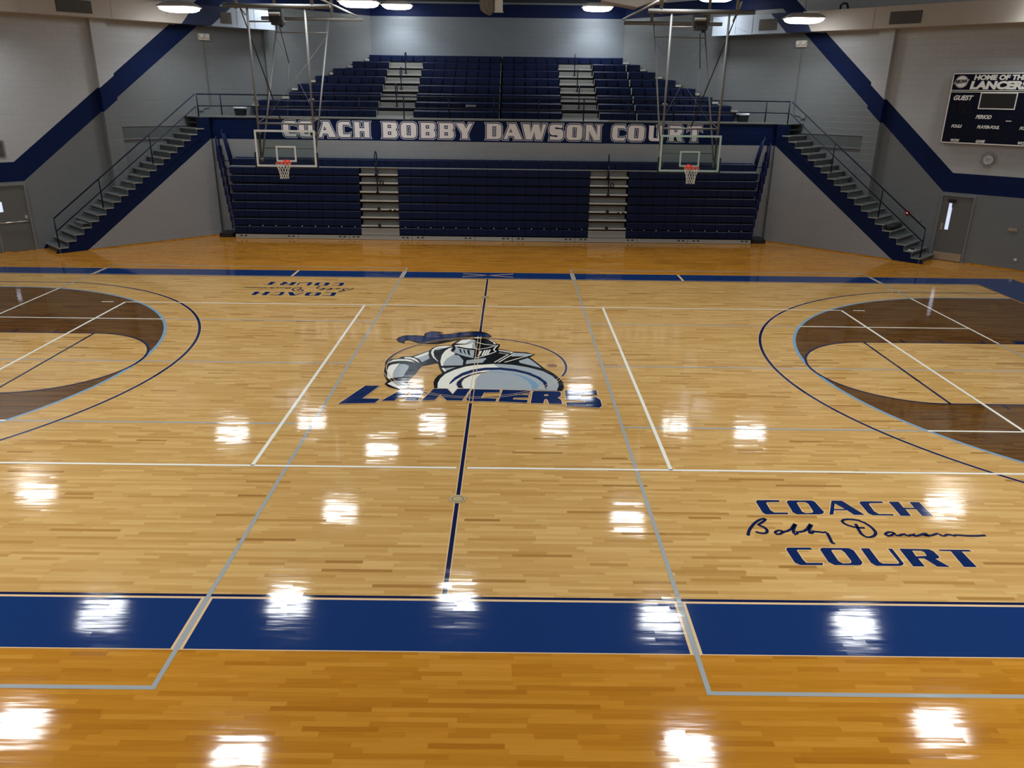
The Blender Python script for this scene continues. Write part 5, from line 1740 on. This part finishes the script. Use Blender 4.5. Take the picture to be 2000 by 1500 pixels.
# rolled mat on the right stair, open box on the left stair, card on the bottom right steps
T = WT(1, KS)
mb = MB()
k = 4
s, z_ = S_FIRST + RUN * k + 0.10, RISE * (k + 1)
rings = []
for d in (-0.04, -0.05, -1.0, -1.01):
    r = 0.085 if d in (-0.05, -1.0) else 0.05
    rings.append([T(s + r * 1.25 * math.cos(a), d, z_ + 0.087 + r * math.sin(a)) for a in [2 * math.pi * i / 16 for i in range(16)]])
mb.loft(rings, 'black')
tag(mb.build('rolled_mat', None, True), 'dark rolled mat lying across a lower step of the right staircase', 'mat')
T2 = WT(-1, KS)
k = 3
s, z_ = S_FIRST + RUN * k + 0.02, RISE * (k + 1) + 0.001
t = thing('open_box', 'dark open-ended box lying on a lower step of the left staircase', 'box', W(-1, KS, s, 0, z_))
o = Vector(t.location)
mb = MB()
TT = lambda a, b, c: tuple(Vector(T2(a, b, c)) - o)
for x0, x1, z0, z1 in ((s, s + 0.22, z_, z_ + 0.012), (s, s + 0.22, z_ + 0.10, z_ + 0.112), (s, s + 0.012, z_ + 0.012, z_ + 0.10), (s + 0.208, s + 0.22, z_ + 0.012, z_ + 0.10)):
    mb.box(x0, x1, -0.85, -0.01, z0, z1, 'step', TT)
mb.build('shell', t)
mb = MB()
mb.box(s + 0.012, s + 0.208, -0.84, -0.05, z_ + 0.012, z_ + 0.1, 'black', TT)  # solid black block, the box's inner shade put into its colour
mb.build('inside_shade', t)
mb = MB()
k = 1
s, z_ = S_FIRST + RUN * k, RISE * (k + 1)
mb.box(s + 0.0, s + 0.17, -0.34, 0.0, z_ + 0.001, z_ + 0.012, 'paper', T)
mb.box(s + 0.02, s + 0.12, -0.24, -0.12, z_ + 0.012, z_ + 0.06, 'black', T)
tag(mb.build('paper_card'), 'white sheet under a black block on the bottom steps of the right staircase', 'paper')

# gathered curtain and white panel hanging from the roof above mid-court
yc = 12.0
mb = MB()
ringsc = []
for z_, hw, cx in ((Z_CEIL, 0.15, -0.12), (8.6, 0.19, -0.16), (7.75, 0.20, -0.17), (7.62, 0.21, -0.16), (7.50, 0.19, -0.14), (7.42, 0.11, -0.10), (7.37, 0.03, -0.06)):
    rg = []
    for i in range(40):
        a = 2 * math.pi * i / 40
        rr = 1.0 + 0.13 * math.cos(9 * a)
        rg.append((cx + hw * rr * math.cos(a), yc + 0.14 * rr * math.sin(a), z_ + 0.025 * math.sin(5 * a)))
    ringsc.append(rg)
mb.loft(ringsc, 'curtain')
tag(mb.build('gathered_curtain', None, True), 'grey-brown gathered divider curtain bundle hanging at top centre', 'curtain')
mb = MB()
mb.box(0.08, 0.33, yc + 0.05, yc + 0.12, 7.44, Z_CEIL, 'white_paint')
mb.box(0.06, 0.35, yc + 0.04, yc + 0.13, 7.44, 7.47, 'white_paint')
tag(mb.build('hanging_baffle'), 'pale vertical board hanging right beside the gathered curtain', 'board')
mb = MB()
mb.loft([[(3.45, yc, 7.80), (4.5, yc, 7.635), (4.9, yc, 7.78), (5.4, yc, 7.80), (5.4, yc, 8.6), (3.45, yc, 8.6)], [(3.45, yc + 0.8, 7.80), (4.5, yc + 0.8, 7.64), (4.9, yc + 0.8, 7.78), (5.4, yc + 0.8, 7.80), (5.4, yc + 0.8, 8.6), (3.45, yc + 0.8, 8.6)]], 'duct')
for x in (3.7, 5.1):
    mb.cyl((x, yc + 0.4, 8.6), (x, yc + 0.4, Z_CEIL), 0.015, 'steel', 6)
tag(mb.build('hanging_duct'), 'beige duct section hanging at the top edge right of centre', 'duct')
